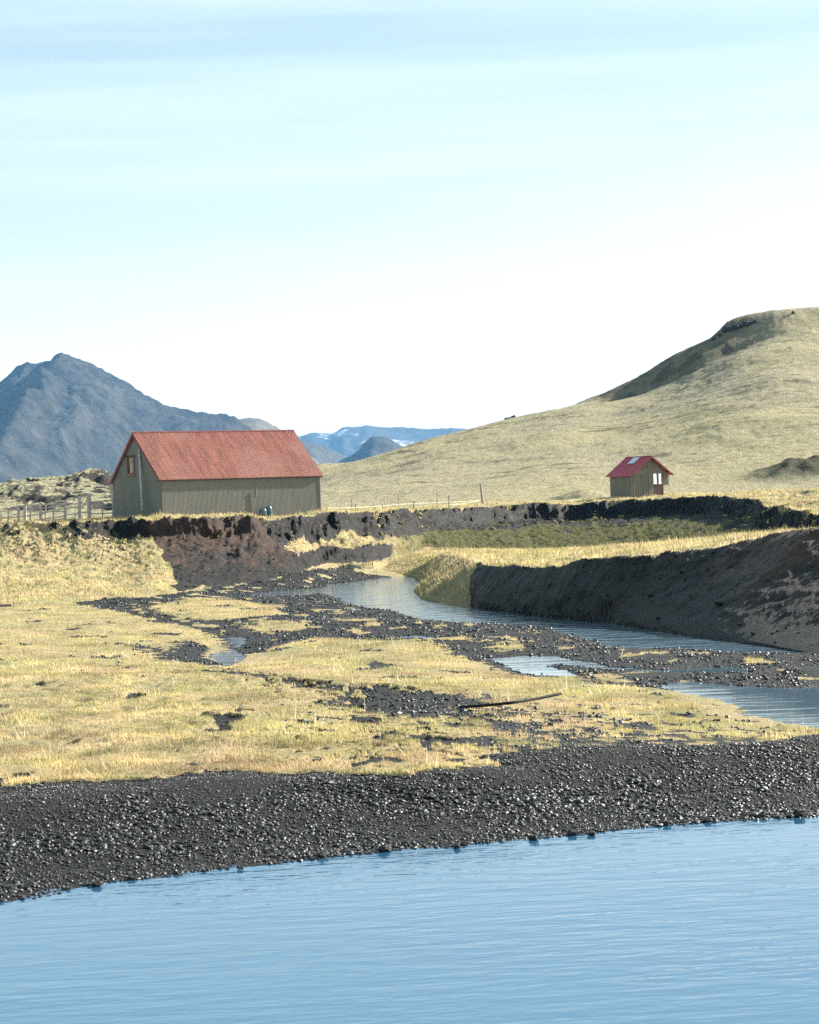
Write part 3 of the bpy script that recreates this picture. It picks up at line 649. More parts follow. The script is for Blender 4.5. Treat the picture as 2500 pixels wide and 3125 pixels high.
# roof
roof = MB(); ov = .16; gov = .22
sl_ = Vector((0, Wd / 2, zr - EAVE)); SL = sl_.length + .18
nrm = Vector((0, -(zr - EAVE), Wd / 2)).normalized()
sd_ = sl_.normalized()
rib_sheet(roof, Vector((-gov, Wd / 2, zr + .05)) - sd_ * SL + nrm * .05, (1, 0, 0), sd_, Ln + 2 * gov, SL, 88, .042, nrm)
sd2 = Vector((0, -sd_.y, sd_.z)); nrm2 = Vector((0, -nrm.y, nrm.z))
rib_sheet(roof, Vector((-gov, Wd / 2, zr + .05)) - sd2 * SL + nrm2 * .05, (1, 0, 0), sd2, Ln + 2 * gov, SL, 88, .042, nrm2)
ro = roof.build('roof', MROOF, barn, smooth=False)
r = MB(); r.tube([(-gov - .02, Wd / 2, zr + .12), (Ln + gov + .02, Wd / 2, zr + .12)], .07, 8); 
r.build('ridge_cap', MRED, ro)
for xg in (-gov + .02, Ln + gov - .06):
    v = MB()
    for s_, sdv, nn in ((1, sd_, nrm), (2, sd2, nrm2)):
        a = Vector((xg, Wd / 2, zr + .05)) - nn * .06; bq = a - sdv * SL
        v.bar(a, bq, .045, .13, nn)
    v.build('verge_board', MRED, ro)
e = MB(); e.box(-gov + .05, Ln + gov - .05, -.12, -.02, EAVE - .10, EAVE - .0); e.build('eave_board', simple('eave_dark', (.06, .045, .04), .7), ro)
# louvre at gable top, window, corner trims
lv = MB(); k = .55
lv.add([(-.075, Wd / 2 - k, zr - k * .86 - .02), (-.075, Wd / 2 + k, zr - k * .86 - .02), (-.075, Wd / 2, zr - .02), (-.0, Wd / 2 - k, zr - k * .86 - .02), (-.0, Wd / 2 + k, zr - k * .86 - .02), (-.0, Wd / 2, zr - .02)],
       [(0, 1, 2), (3, 5, 4), (0, 3, 4, 1), (1, 4, 5, 2), (2, 5, 3, 0)])
lv.build('gable_panel', MRED, barn)
wf = MB(); x0, x1 = -.09, .0
wf.box(x0, x1, wy0 - .03, wy0 + .12, wz0 - .0, wz1); wf.box(x0, x1, wy1 - .12, wy1 + .03, wz0 - .0, wz1)
wf.box(x0 - .004, x1, wy0 - .03, wy1 + .03, wz0 - .13, wz0); wf.box(x0 - .004, x1, wy0 - .03, wy1 + .03, wz1, wz1 + .09)
MWF = simple('brown_window_wood', (.17, .06, .04), .7)
win = wf.build('window', MWF, barn)
q = MB(); q.box(-.16, -.02, wy0 - .2, wy1 + .25, wz1 + .10, wz1 + .15); q.build('drip_board', simple('dark_board', (.035, .03, .025), .8), win)
q = MB(); q.box(-.15, -.02, wy0 - .08, wy1 + .08, wz0 - .19, wz0 - .135); q.build('sill', simple('pale_sill_wood', (.26, .18, .13), .8), win)
gl = NB('amber_window_glass', .08, .6); gl.color(gl.ramp(gl.noise(2.2, 2), [(.42, (.05, .028, .012)), (.62, (.34, .23, .05))]))
q = MB(); q.box(.01, .02, wy0 + .12, wy1 - .12, wz0, wz1); q.build('pane', gl.m, win)
q = MB(); q.box(-.06, .0, Wd - .05, Wd + .05, -.3, EAVE - .02); q.build('corner_trim', simple('pale_corner_board', (.45, .43, .38), .7), barn)
q = MB(); q.box(Ln - .02, Ln + .07, -.05, .03, -.3, EAVE - .12); q.build('corner_trim', simple('pale_metal_trim', (.40, .39, .34), .5), barn)
# small vertical seams on the long wall
MSEAM = simple('seam_metal', (.10, .085, .07), .6)
def wall_x(px, py):
    return along(A, adir, px, py)
q = MB(); s_ = wall_x(763, 1530); q.box(s_ - .02, s_ + .03, -.055, -.018, -.1, 1.30); q.box(s_ - .04, s_ + .06, -.07, -.018, 1.28, 1.36); q.build('downpipe', MSEAM, barn)
q = MB(); s_ = wall_x(783, 1490); q.box(s_ - .012, s_ + .012, -.035, -.018, 1.15, 2.1); q.build('seam_strip', simple('seam_pale', (.32, .31, .27), .5), barn)

# pole leaning on the gable
def on_gable(px, py, out):
    P0 = A + np.array([*(-adir * out), 0]); s = along(P0, cdir, px, py); p = P0[:2] + cdir * s
    r = ray(px, py); return Vector((p[0], p[1], HC + r[2] / r[1] * p[1]))
pt = on_gable(425, 1372, .10); pb = on_gable(434.5, 1562, .55)
mb = MB(); mb.tube([pb, pb.lerp(pt, .5), pt], [.095, .09, .085], 12)
mpole = simple('weathered_pale_pole', (.36, .37, .36), .7, sc=(8, 8, .6))
# centre at base
def thing_mesh(mbobj, name, mat, loc, label, cat, group=None, smooth=False, bevel=0):
    L_ = Vector(loc); mbobj.v = [tuple(Vector(v) - L_) for v in mbobj.v]
    o = mbobj.build(name, mat, None, smooth, bevel); o.location = L_
    return tag(o, label, cat, group)
pe = empty('pole', pb); tag(pe, 'tall pale grey round pole leaning against the barn gable beside the window', 'pole')
mb.v = [tuple(Vector(v) - pb) for v in mb.v]; mb.build('shaft', mpole, pe, smooth=True)
for f_ in (.12, .38, .66, .9):
    c0 = pb.lerp(pt, f_) - pb; d_ = (pt - pb).normalized(); q = MB(); q.tube([c0 - d_ * .03, c0 + d_ * .03], .105, 12); q.build('band', simple('band_metal', (.45, .45, .44), .4), pe, smooth=False)

# ------------------------------------------------------------------ barrels by the barn wall
MBAR = simple('blue_black_plastic', (.045, .085, .115), .32, .6, .2, 5)
MBARK = simple('barrel_lid_dark', (.03, .045, .06), .4, .5)
def barrel(px, py, out, h_, r_, tilt, rz, label):
    P0 = A + np.array([adir[1] * out, -adir[0] * out, 0]); s = along(P0, adir, px, py); p = P0[:2] + adir * s
    zg = float(terrain(np.array([p[0]]), np.array([p[1]]))[0])
    r = ray(px, py); zv_ = HC + r[2] / r[1] * p[1]
    root = empty('barrel', (p[0], p[1], min(zg, zv_) - .04), rz); root.rotation_euler = (tilt, 0, rz)
    tag(root, label, 'barrel', 'blue plastic barrels against the barn wall')
    prof = [(.0, .86), (.03, .93), (.10, .97), (.3, 1.02), (.5, 1.04), (.7, 1.02), (.86, .94), (.94, .82), (.985, .68)]
    body = MB(); n = 24; b = 0
    for zf, rf in prof:
        for k in range(n):
            a_ = 2 * math.pi * k / n; body.v.append((r_ * rf * math.cos(a_), r_ * rf * math.sin(a_), zf * h_))
    for i in range(len(prof) - 1):
        for k in range(n): body.f.append((i * n + k, i * n + (k + 1) % n, (i + 1) * n + (k + 1) % n, (i + 1) * n + k))
    body.f.append(tuple(range(n))[::-1]); body.f.append(tuple((len(prof) - 1) * n + k for k in range(n)))
    body.build('body', MBAR, root, smooth=True)
    for zf in (.33, .66):
        q = MB(); q.tube([(0, 0, h_ * zf - .018), (0, 0, h_ * zf + .018)], r_ * 1.055, 24, cap=True); q.build('hoop', MBAR, root, smooth=False)
    q = MB(); q.tube([(0, 0, h_ * .98), (0, 0, h_ * 1.0)], r_ * .6, 20); q.build('lid', MBARK, root)
    return root
barrel(802.5, 1562, .62, .69, .27, R(2), .3, 'shorter dark blue barrel, left of the two by the barn wall')
barrel(823, 1560, .45, .78, .24, R(1), 1.0, 'taller dark blue barrel leaning behind the shorter one at the barn wall')
bpy.data.objects['barrel.001'].rotation_euler = (R(3), R(-6), 0)

# ------------------------------------------------------------------ small hut
N0 = W(1925, 1511, 213.0); mh = .6
gd = np.array([1, mh]) / math.hypot(1, mh); sdv = np.array([-gd[1], gd[0]])
Wg = along(N0, gd, 2026, 1504); Ls = along(N0, sdv, 1864, 1515)
Wfull = along(N0, gd, 2041, 1470)
zh0 = N0[2] + .0
hut = empty('hut', (N0[0], N0[1], zh0), math.atan2(gd[1], gd[0]))
tag(hut, 'small grey board hut with a crimson roof and skylight standing before the grassy hill', 'hut')
print('HUT', Wg, Wfull, Ls, zh0)
px2m = 213 / F
he = (1508 - 1444) * px2m; hr = he + (Wfull / 2) * .70
MBOARD = metal_mat('weathered_board', (.165, .155, .12), .85, (3, 3, .3), .25)
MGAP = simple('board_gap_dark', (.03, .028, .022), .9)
# side wall boards (x=0 plane, y 0..Ls)
def boards(mb, gapmb, axis, s0, s1, fixed, z0_, ztop, n, sgn):
    for i in range(n):
        a = s0 + (s1 - s0) * i / n; b = s0 + (s1 - s0) * (i + 1) / n; g_ = .018
        za = ztop(a + g_); zb = ztop(b - g_)
        t0, t1 = (fixed, fixed + sgn * (.03 + .008 * (i % 2)))
        pts = []
        for s, zt_ in ((a + g_, za), (b - g_, zb)):
            for tt_ in (t0, t1):
                pts.append(((tt_, s) if axis == 'y' else (s, tt_), zt_))
        P_ = [(*pts[0][0], z0_), (*pts[2][0], z0_), (*pts[3][0], z0_), (*pts[1][0], z0_), (*pts[0][0], pts[0][1]), (*pts[2][0], pts[2][1]), (*pts[3][0], pts[3][1]), (*pts[1][0], pts[1][1])]
        mb.hexa(P_)
    return mb
def rzh(s): return he + (hr - he) * (1 - abs(s - Wfull / 2) / (Wfull / 2)) - .06
m1 = MB(); boards(m1, None, 'y', 0, Ls, 0, -.3, lambda s: he - .02, 10, -1); m1.build('side_wall', MBOARD, hut)
dx0 = Wg - 1.17; dx1 = Wg - .12     # doorway
m1 = MB(); boards(m1, None, 'x', 0, dx0, 0, -.3, rzh, 9, -1)
boards(m1, None, 'x', dx1 + .0, Wg, 0, -.3, rzh, 1, -1); boards(m1, None, 'x', Wg, Wfull, 0, he * .44, rzh, 2, -1)
m1.add([(dx0, -.03, 1.95 - .0), (dx1, -.03, 1.95), (dx1, -.03, rzh(dx1)), (dx0, -.03, rzh(dx0)), (dx0, .0, 1.95), (dx1, .0, 1.95), (dx1, .0, rzh(dx1)), (dx0, .0, rzh(dx0))],
       [(0, 1, 2, 3), (4, 7, 6, 5), (0, 4, 5, 1), (1, 5, 6, 2), (2, 6, 7, 3), (3, 7, 4, 0)])
m1.build('front_wall', MBOARD, hut)
# inner shell and back, dark
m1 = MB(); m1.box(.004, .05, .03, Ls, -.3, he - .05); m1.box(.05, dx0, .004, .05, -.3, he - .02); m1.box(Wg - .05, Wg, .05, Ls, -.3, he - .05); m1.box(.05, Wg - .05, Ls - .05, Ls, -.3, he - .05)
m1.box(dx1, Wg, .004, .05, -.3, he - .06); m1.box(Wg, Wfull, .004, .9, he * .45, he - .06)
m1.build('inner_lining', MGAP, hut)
# door with two lights
MDOOR = simple('dark_red_door_paint', (.085, .028, .024), .6, .4, .3, 4)
d = MB(); zb_, zm_, zt_ = .02, .95, 1.93; cx = (dx0 + dx1) / 2
d.box(dx0, dx1, -.02, .02, zb_ - .2, zm_)
door = d.build('door', MDOOR, hut)
fr = MB(); ft = .05
fr.box(dx0, dx0 + ft * .4, -.03, .015, zm_, zt_); fr.box(cx - .10, cx + .10, -.03, .015, zm_, zt_); fr.box(dx1 - .10, dx1, -.03, .015, zm_, zt_)
fr.box(dx0, dx1, -.034, .012, zt_, zt_ + .06); fr.box(dx0, dx1, -.034, .012, zm_ - .03, zm_)
fr.build('door_frame', simple('brown_frame_wood', (.22, .14, .10), .8), door)
glass = NB('bright_reflecting_glass', .03, 1.0); glass.color((.85, .88, .90)); glass.b.inputs['Metallic'].default_value = 1.0
for a_, b_ in ((dx0 + .02, cx - .10), (cx + .10, dx1 - .10)):
    q = MB(); q.add([(a_, .0, zm_), (b_, .0, zm_), (b_, .012, zt_), (a_, .012, zt_), (a_, .011, zm_), (b_, .011, zm_), (b_, .023, zt_), (a_, .023, zt_)],
       [(0, 1, 2, 3), (4, 7, 6, 5), (0, 4, 5, 1), (1, 5, 6, 2), (2, 6, 7, 3), (3, 7, 4, 0)]); q.build('pane', glass.m, door)
# roof
MHR = metal_mat('crimson_roof_sheet', (.36, .045, .075), .5, (1, 1, 1), .1)
rf = MB(); ovf, ove, ovb = .42, .32, .35; th = .07
for sgn in (-1, 1):
    e0 = Vector((Wfull / 2, 0, hr)); sl2 = Vector((sgn * Wfull / 2, 0, he - hr)); sln = sl2.normalized(); ee = e0 + sl2 + sln * ove
    nn = Vector((-sln.z * sgn * 1, 0, abs(sln.x))) if sgn > 0 else Vector((sln.z, 0, abs(sln.x)))
    nn = Vector((sgn * abs(sln.z), 0, abs(sln.x)))
    p = [Vector((e0.x, -ovf, e0.z)), Vector((ee.x, -ovf, ee.z)), Vector((ee.x, Ls + ovb, ee.z)), Vector((e0.x, Ls + ovb, e0.z))]
    if sgn < 0: p = [p[1], p[0], p[3], p[2]]
    rf.hexa([*p, *[v + Vector((0, 0, th)) for v in p]])
    kk = 14
    for i in range(kk + 1):
        y_ = -ovf + .02 + (Ls + ovb + ovf - .04) * i / kk
        rf.bar(Vector((e0.x + sgn * .03, y_, e0.z + th + .005)), Vector((ee.x, y_, ee.z + th + .005)), .03, .03, nn)
hro = rf.build('roof', MHR, hut)
q = MB()
for sgn in (-1, 1):
    e0 = Vector((Wfull / 2, -ovf - .02, hr - .01)); ee = Vector((Wfull / 2 + sgn * (Wfull / 2), -ovf - .02, he - .01)); ee = ee + (ee - e0).normalized() * ove
    q.bar(e0, ee, .035, .13)
q.build('verge_board', simple('verge_crimson_wood', (.20, .035, .045), .6), hro)
q = MB(); q.bar((Wfull / 2, -ovf - .02, hr + th + .02), (Wfull / 2, Ls + ovb, hr + th + .02), .16, .04); q.build('ridge_cap', MHR, hro)
sln = Vector((-Wfull / 2, 0, he - hr)).normalized(); nn = Vector((-abs(sln.z), 0, abs(sln.x)))
c_ = Vector((Wfull / 2, Ls * .50, hr + th)) + nn * .05
q = MB(); a_ = c_ + sln * .16; b_ = c_ + sln * 1.15
skl = NB('skylight_sheet', .25, .6); skl.color((.42, .50, .58)); q.bar(a_, b_, 1.0, .03, nn); q.build('skylight', skl.m, hro)
# rafters under the front overhang
for f_ in (.15, .5, .85):
    for sgn in (-1, 1):
        q = MB(); x_ = Wfull / 2 + sgn * Wfull / 2 * f_; q.box(x_ - .04, x_ + .04, -ovf + .03, -.045, rzh(x_) - .04, rzh(x_) + .05); q.build('rafter_end', MGAP, hro)

# ------------------------------------------------------------------ wooden corral fence on the left
MWOOD = simple('weathered_fence_wood', (.42, .37, .34), .85, .2, .3, 5, sc=(3, 3, .6))
MWOODL = simple('grey_post_wood', (.44, .40, .375), .85, .2, .25, 5, sc=(3, 3, .6))
def zf(x, y): return 1400 + y * .2319
def FP(x, y, Y): return Vector(W(x * .2319, 1400 + y * .2319, Y))
def fence(label, posts, rails, braces=(), name='rail_fence'):
    base = FP(posts[0][0], posts[0][2], posts[0][4]); root = empty(name, base); tag(root, label, 'fence')
    for (x, yt, yb, wd, Y, lean) in posts:
        t_ = FP(x - lean, yt, Y); b_ = FP(x, yb, Y); b_ = b_ - Vector((0, 0, .3)); q = MB(); wv = wd * .2319 * Y / F
        q.bar(b_ - base, t_ - base, wv, wv * .9, (0, 1, 0)); q.build('post', MWOODL if wd > 25 else MWOOD, root, bevel=.01)
    for (x0_, y0_, Y0_, x1_, y1_, Y1_, wd) in rails:
        q = MB(); hv = wd * .2319 * 160 / F
        a_ = FP(x0_, y0_, Y0_) - base; b_ = FP(x1_, y1_, Y1_) - base
        off = Vector((0, -.11, 0)); mid_ = a_.lerp(b_, .5) + Vector((0, 0, -.02))
        q.bar(a_ + off, mid_ + off, .04, hv, (0, 0, 1)); q.bar(mid_ + off, b_ + off, .04, hv, (0, 0, 1)); q.build('rail', MWOOD, root)
    for (x0_, y0_, Y0_, x1_, y1_, Y1_, wd) in braces:
        q = MB(); hv = wd * .2319 * 160 / F; q.bar(FP(x0_, y0_, Y0_) - base - Vector((0, .2, 0)), FP(x1_, y1_, Y1_) - base - Vector((0, .2, 0)), hv, .05, (0, 1, 0)); q.build('brace', MWOOD, root)
    return root
Ya = lambda x: 160.5 + 3.0 * (x / 1485)
def P_(x, yt, yb, wd, lean=0): return (x, yt, yb, wd, Ya(x), lean)
def R_(x0, y0, x1, y1, wd=17): return (x0, y0, Ya(x0), x1, y1, Ya(x1), wd)
fence('weathered plank fence with three rails rising to the tallest post left of the barn',
      [P_(-330, 720, 880, 28), P_(-180, 715, 880, 16), P_(14, 700, 880, 16), P_(108, 682, 875, 18), P_(246, 618, 850, 32, 8), P_(397, 640, 840, 18), P_(535, 572, 830, 34, 4), P_(705, 590, 825, 18, 6), P_(858, 545, 825, 34, 4), P_(1048, 490, 800, 36, 4)],
      [R_(-330, 715, 0, 692), R_(-330, 800, 0, 780), R_(-330, 870, 0, 850), R_(0, 692, 240, 668), R_(0, 780, 240, 765), R_(0, 848, 240, 850), R_(240, 682, 535, 645), R_(240, 765, 535, 725), R_(240, 840, 535, 815),
       R_(535, 655, 855, 600), R_(535, 720, 855, 655), R_(535, 800, 855, 752), R_(535, 815, 855, 790), R_(855, 550, 1045, 505), R_(855, 648, 1045, 632), R_(855, 740, 1045, 715), R_(1045, 512, 1160, 480), R_(1045, 638, 1160, 590), R_(1045, 710, 1160, 700)],
      [(1160, 530, 162, 955, 805, 162, 15)])
Ya = lambda x: 163.2 + 2.2 * (x - 1150) / 340
fence('short plank fence section joining the tall leaning gatepost to the barn corner',
      [P_(1178, 452, 810, 40, 18), P_(1192, 465, 700, 12), P_(1348, 655, 800, 16), P_(1482, 400, 790, 17)],
      [R_(1185, 572, 1485, 545), R_(1185, 650, 1485, 635), R_(1185, 725, 1485, 712)])
Ya = lambda x: 167.0
fence('farther plank fence with a broad board post seen through the front fence',
      [P_(326, 610, 840, 40), P_(850, 590, 800, 18), P_(600, 598, 810, 14)],
      [R_(310, 615, 850, 592, 24), R_(326, 700, 850, 690, 14), R_(850, 596, 1160, 590, 12)])

# ------------------------------------------------------------------ wire fence right of the barn
MSTK = simple('dark_stake', (.06, .05, .045), .7); MTAPE = simple('white_rope', (.75, .73, .66), .7)
def Z8(x, y, Y): return Vector(W(950 + x * .4638, 1380 + y * .4638, Y))
Yw = lambda x: 172 + 32 * (x / 1120)
base = Z8(105, 388, Yw(105)); wfz = empty('wire_fence', base); tag(wfz, 'low thin white rope fence on dark stakes right of the barn', 'fence')
for (x, yt, yb, wd) in [(105, 355, 388, 4), (265, 303, 382, 3), (293, 342, 380, 5), (469, 342, 374, 5), (573, 275, 364, 3), (674, 322, 357, 5), (828, 263, 346, 3), (907, 285, 352, 6)]:
    q = MB(); wv = wd * .4638 * Yw(x) / F; q.tube([Z8(x, yb, Yw(x)) - base - Vector((0, 0, .3)), Z8(x - 1, yt, Yw(x)) - base], wv / 2, 6); q.build('stake', MSTK, wfz)
for pts in ([(105, 365), (200, 367), (293, 365), (380, 361), (469, 353), (573, 343), (674, 339), (800, 333), (907, 328), (1020, 324), (1112, 315)], [(907, 346), (970, 343), (1020, 336), (1112, 318)]):
    q = MB(); q.tube([Z8(x, y, Yw(x)) - base for x, y in pts], .011, 6); q.build('rope', MTAPE, wfz)
q = MB(); b_ = Vector(W(1475, 1540, 206)); t_ = Vector(W(1466.5, 1474.5, 206))
q.tube([b_ - Vector((0, 0, .3)), t_], [.125, .10], 10); thing_mesh(q, 'wooden_post', simple('pale_post_wood', (.32, .28, .26), .85, sc=(3, 3, .5)), b_, 'thick pale wooden post leaning at the right end of the rope fence', 'post')

# ------------------------------------------------------------------ rocks and boulders
ICO_V = []; ph = (1 + 5 ** .5) / 2
for a_, b_, c_ in ((-1, ph, 0), (1, ph, 0), (-1, -ph, 0), (1, -ph, 0), (0, -1, ph), (0, 1, ph), (0, -1, -ph), (0, 1, -ph), (ph, 0, -1), (ph, 0, 1), (-ph, 0, -1), (-ph, 0, 1)): ICO_V.append((a_, b_, c_))
ICO_V = np.array(ICO_V) / math.sqrt(1 + ph * ph)
ICO_F = np.array([(0, 11, 5), (0, 5, 1), (0, 1, 7), (0, 7, 10), (0, 10, 11), (1, 5, 9), (5, 11, 4), (11, 10, 2), (10, 7, 6), (7, 1, 8), (3, 9, 4), (3, 4, 2), (3, 2, 6), (3, 6, 8), (3, 8, 9), (4, 9, 5), (2, 4, 11), (6, 2, 10), (8, 6, 7), (9, 8, 1)])
def subdiv(V, Fc):
    V = list(map(tuple, V)); cache = {}; out = []
    def mid(i, j):
        k = (min(i, j), max(i, j))
        if k not in cache:
            m = (np.array(V[i]) + np.array(V[j])) / 2; m /= np.linalg.norm(m); V.append(tuple(m)); cache[k] = len(V) - 1
        return cache[k]
    for a, b, c in Fc:
        x, y, z = mid(a, b), mid(b, c), mid(c, a); out += [(a, x, z), (b, y, x), (c, z, y), (x, y, z)]
    return np.array(V), np.array(out)
MROCK = simple('dark_lava_rock', (.028, .027, .026), .7, .25, .45, 6, .02)
def rock(name, loc, size, seed, label, cat, group=None, mat=None):
    V, Fc = subdiv(*subdiv(ICO_V, ICO_F)); rg = np.random.default_rng(seed)
    off = rg.random(3) * 50
    d = 1 + .38 * perlin(V[:, 0] * 1.1 + off[0], V[:, 1] * 1.1 + V[:, 2] * .7 + off[1]) + .22 * perlin(V[:, 2] * 2.3 + off[2], V[:, 0] * 2 + V[:, 1] + off[0])
    V = V * d[:, None] * np.array(size); V[:, 2] = np.maximum(V[:, 2], -size[2] * .5)
    o = np_mesh(name, V, Fc, mat or MROCK, False); o.location = loc; return tag(o, label, cat, group)
def hill_at(px, py, Y=448):
    p = W(px, py, Y); z = float(hillz(np.array([p[0]]), np.array([p[1]]))[0]); return p[0], p[1], z
x_, y_, z_ = hill_at(1554, 1290, 447); rock('boulder', (x_, y_, z_ + .25), (.85, .7, .55), 3, 'large dark round boulder on the skyline of the grassy hill', 'boulder')
x_, y_, z_ = hill_at(1569, 1302, 440); rock('boulder', (x_, y_, z_ + .1), (.45, .4, .28), 5, 'smaller dark boulder just below the large skyline boulder', 'boulder')
x_, y_, z_ = hill_at(2421, 940, 447); rock('boulder', (x_, y_, z_ + .2), (.35, .3, .35), 9, 'lone small rock on the flat top of the hill', 'boulder')
for i, (px, s_) in enumerate([(2212, .55), (2222, .8), (2236, .7), (2250, .9), (2264, .65), (2277, .8), (2290, .5), (2306, .45), (2196, .5), (2178, .4)]):
    x_, y_, z_ = hill_at(px, 975, 448); rock('outcrop_rock', (x_, y_, z_ + s_ * .25), (s_ * 1.1, s_, s_ * .75), 20 + i, 'dark crag rock on the hill brow at upper right', 'rock', 'crag rocks on the hill brow')

# black pipe lying in the grass
pp = [G(1404, 2158, .44), G(1480, 2153, .50), G(1560, 2145, .56), G(1640, 2132, .56), G(1712, 2117, .60)]
q = MB(); pts = []
for i in range(len(pp) - 1):
    for k in range(4): pts.append(pp[i] * (1 - k / 4) + pp[i + 1] * (k / 4))
pts.append(pp[-1]); q.tube(pts, .032, 10)
thing_mesh(q, 'pipe', simple('black_plastic_pipe', (.012, .012, .013), .75, .15), pp[0], 'long bent black plastic pipe lying across the grass and gravel', 'pipe', smooth=True)

# ------------------------------------------------------------------ gravel stones (uncountable) and shore stones
MST = NB('wet_gravel_stone', .45, .45); a_ = MST.attr('col'); MST.color(a_.outputs['Color']); MST.bump(MST.noise(60, 3, .6), .006)
def scatter_area(n, y0, y1, margin=.27, power=1.0):
    Y = y0 + (y1 - y0) * rng.random(n) ** power; X = (rng.random(n) * 2 - 1) * margin * (Y + 3); return X, Y
MCLOD = NB('crumbly_soil_clod', .95, .1); MCLOD.color(MCLOD.attr('col').outputs['Color']); MCLOD.bump(MCLOD.noise(25, 4, .7), .03)
def stones(name, n, y0, y1, smin, smax, label, filt, kind='stuff', power=1.0, expo=3.0, far_scale=0, clod=None):
    X, Y = scatter_area(n, y0, y1, power=power)
    z, mk_, reg_, t_, u_ = terrain(X, Y, True)
    k = filt(X, Y, z, mk_, reg_, t_, u_); X, Y, z = X[k], Y[k], z[k]; mk_ = mk_[k]; m = len(X)
    s = smin + (smax - smin) * rng.random(m) ** expo; s = s * (1 + far_scale * (Y - y0) / (y1 - y0)); dry = ss(2.6, 4.6, -samp('P', X, Y) + .8 * fbm(X, Y, 3, 2)) * (Y < 46); s = s * (1 - .3 * dry) * np.clip(1 + .5 * fbm(X + 5, Y, 3, 1.5), .6, 1.6)
    sc_ = s[:, None] * (np.array([.75, .75, .42]) + np.array([.5, .5, .35]) * rng.random((m, 3)))
    V = ICO_V[None] * (.75 + .5 * rng.random((m, 12, 1))) * sc_[:, None, :]
    an = rng.random(m) * 6.283; ca, sa = np.cos(an)[:, None], np.sin(an)[:, None]
    tl = (rng.random(m) - .5)[:, None] * 1.2
    x = V[..., 0] * ca - V[..., 1] * sa; y = V[..., 0] * sa + V[..., 1] * ca; zz_ = V[..., 2] + x * tl * .6
    V = np.stack([x + X[:, None], y + Y[:, None], zz_ + (z + s * .18)[:, None]], -1).reshape(-1, 3)
    Fc = (ICO_F[None] + (np.arange(m) * 12)[:, None, None]).reshape(-1, 3)
    v = .004 + .018 * rng.random(m) ** 2 + .12 * (rng.random(m) > .965) * rng.random(m)  # a few stones coloured pale to stand in for sun glints
    v = v * (1 + 1.3 * dry)
    c = np.stack([v * (1.03 + .12 * dry), v, v * (.97 - .06 * dry), np.ones(m)], -1); c = np.repeat(c, 12, 0)
    if clod == 'soil':
        vv = (.5 + rng.random((m, 1))); cc = (np.array([[.010, .008, .006]]) * (1 - mk_[:, 1:2]) + np.array([[.07, .04, .025]]) * mk_[:, 1:2]) * vv; c = np.repeat(np.concatenate([cc, np.ones((m, 1))], -1), 12, 0)
    if clod == 'turf':
        vv = (.5 + rng.random((m, 1))); cc = np.array([[.20, .18, .08]]) * vv; c = np.repeat(np.concatenate([cc, np.ones((m, 1))], -1), 12, 0)
    o = np_mesh(name, V, Fc, MCLOD.m if clod else MST.m, clod == 'turf', {'col': c}); tag(o, label, 'soil' if clod else 'gravel', kind=kind); print(name, m); return o
isb = lambda X, Y, z, mk_, reg_, t_, u_: (reg_ == 0) & (mk_[:, 0] < .5) & (z > -.03) & (samp('Be', X, Y) > -.3)
stones('gravel', 245000, 27, 46, .008, .045, 'black wet gravel covering the near beach', isb, expo=3.2, power=.8)
isr = lambda X, Y, z, mk_, reg_, t_, u_: ((reg_ == 0) & (mk_[:, 0] < .5) & (z > -.02) & (samp('Be', X, Y) <= -.3) & (fbm(X, Y * .5, 3, 2.0) > -.35))
stones('gravel', 155000, 39, 165, .012, .06, 'dark gravel on the bars of the winding stream', isr, expo=2.6, power=1.1, far_scale=.7)

stones('soil_clods', 60000, 66, 215, .012, .09, 'crumbled dark soil clods on the eroded banks', lambda X, Y, z, mk_, reg_, t_, u_: ((reg_ == 1) | (reg_ == 4)) & (mk_[:, 3] > .4) & ((reg_ == 1) | ((fbm(X, Y, 3, 2.2) > .05) & (t_ > .0))), clod='soil', expo=4.5, power=.8)
stones('turf_clods', 26000, 150, 215, .06, .26, 'mossy turf clods slumped below the lip of the far bank', lambda X, Y, z, mk_, reg_, t_, u_: (reg_ == 1) & (t_ > .62) & (t_ < .97) & (u_ > 820) & (fbm(X, Y, 3, 3) > .22), clod='turf', expo=2.0)
# individual larger shore stones
SH = np.array(GL(SHORE, 0.0))
sn = 0
for i in range(16):
    px = (250 + 2250 * (i + random.random()) / 16); py = np.interp(px, [p[0] for p in SHORE], [p[1] for p in SHORE])
    p = G(px, py - random.uniform(-3, 16), 0.02); s_ = random.uniform(.032, .06) * (1 + .6 * px / 2500)
    rock('shore_stone', (p[0], p[1], .015 + s_ * .2), (s_ * 1.1, s_ * .95, s_ * .75), 100 + i, 'larger wet black stone at the edge of the blue pond', 'stone', 'larger stones along the pond edge', MROCK)

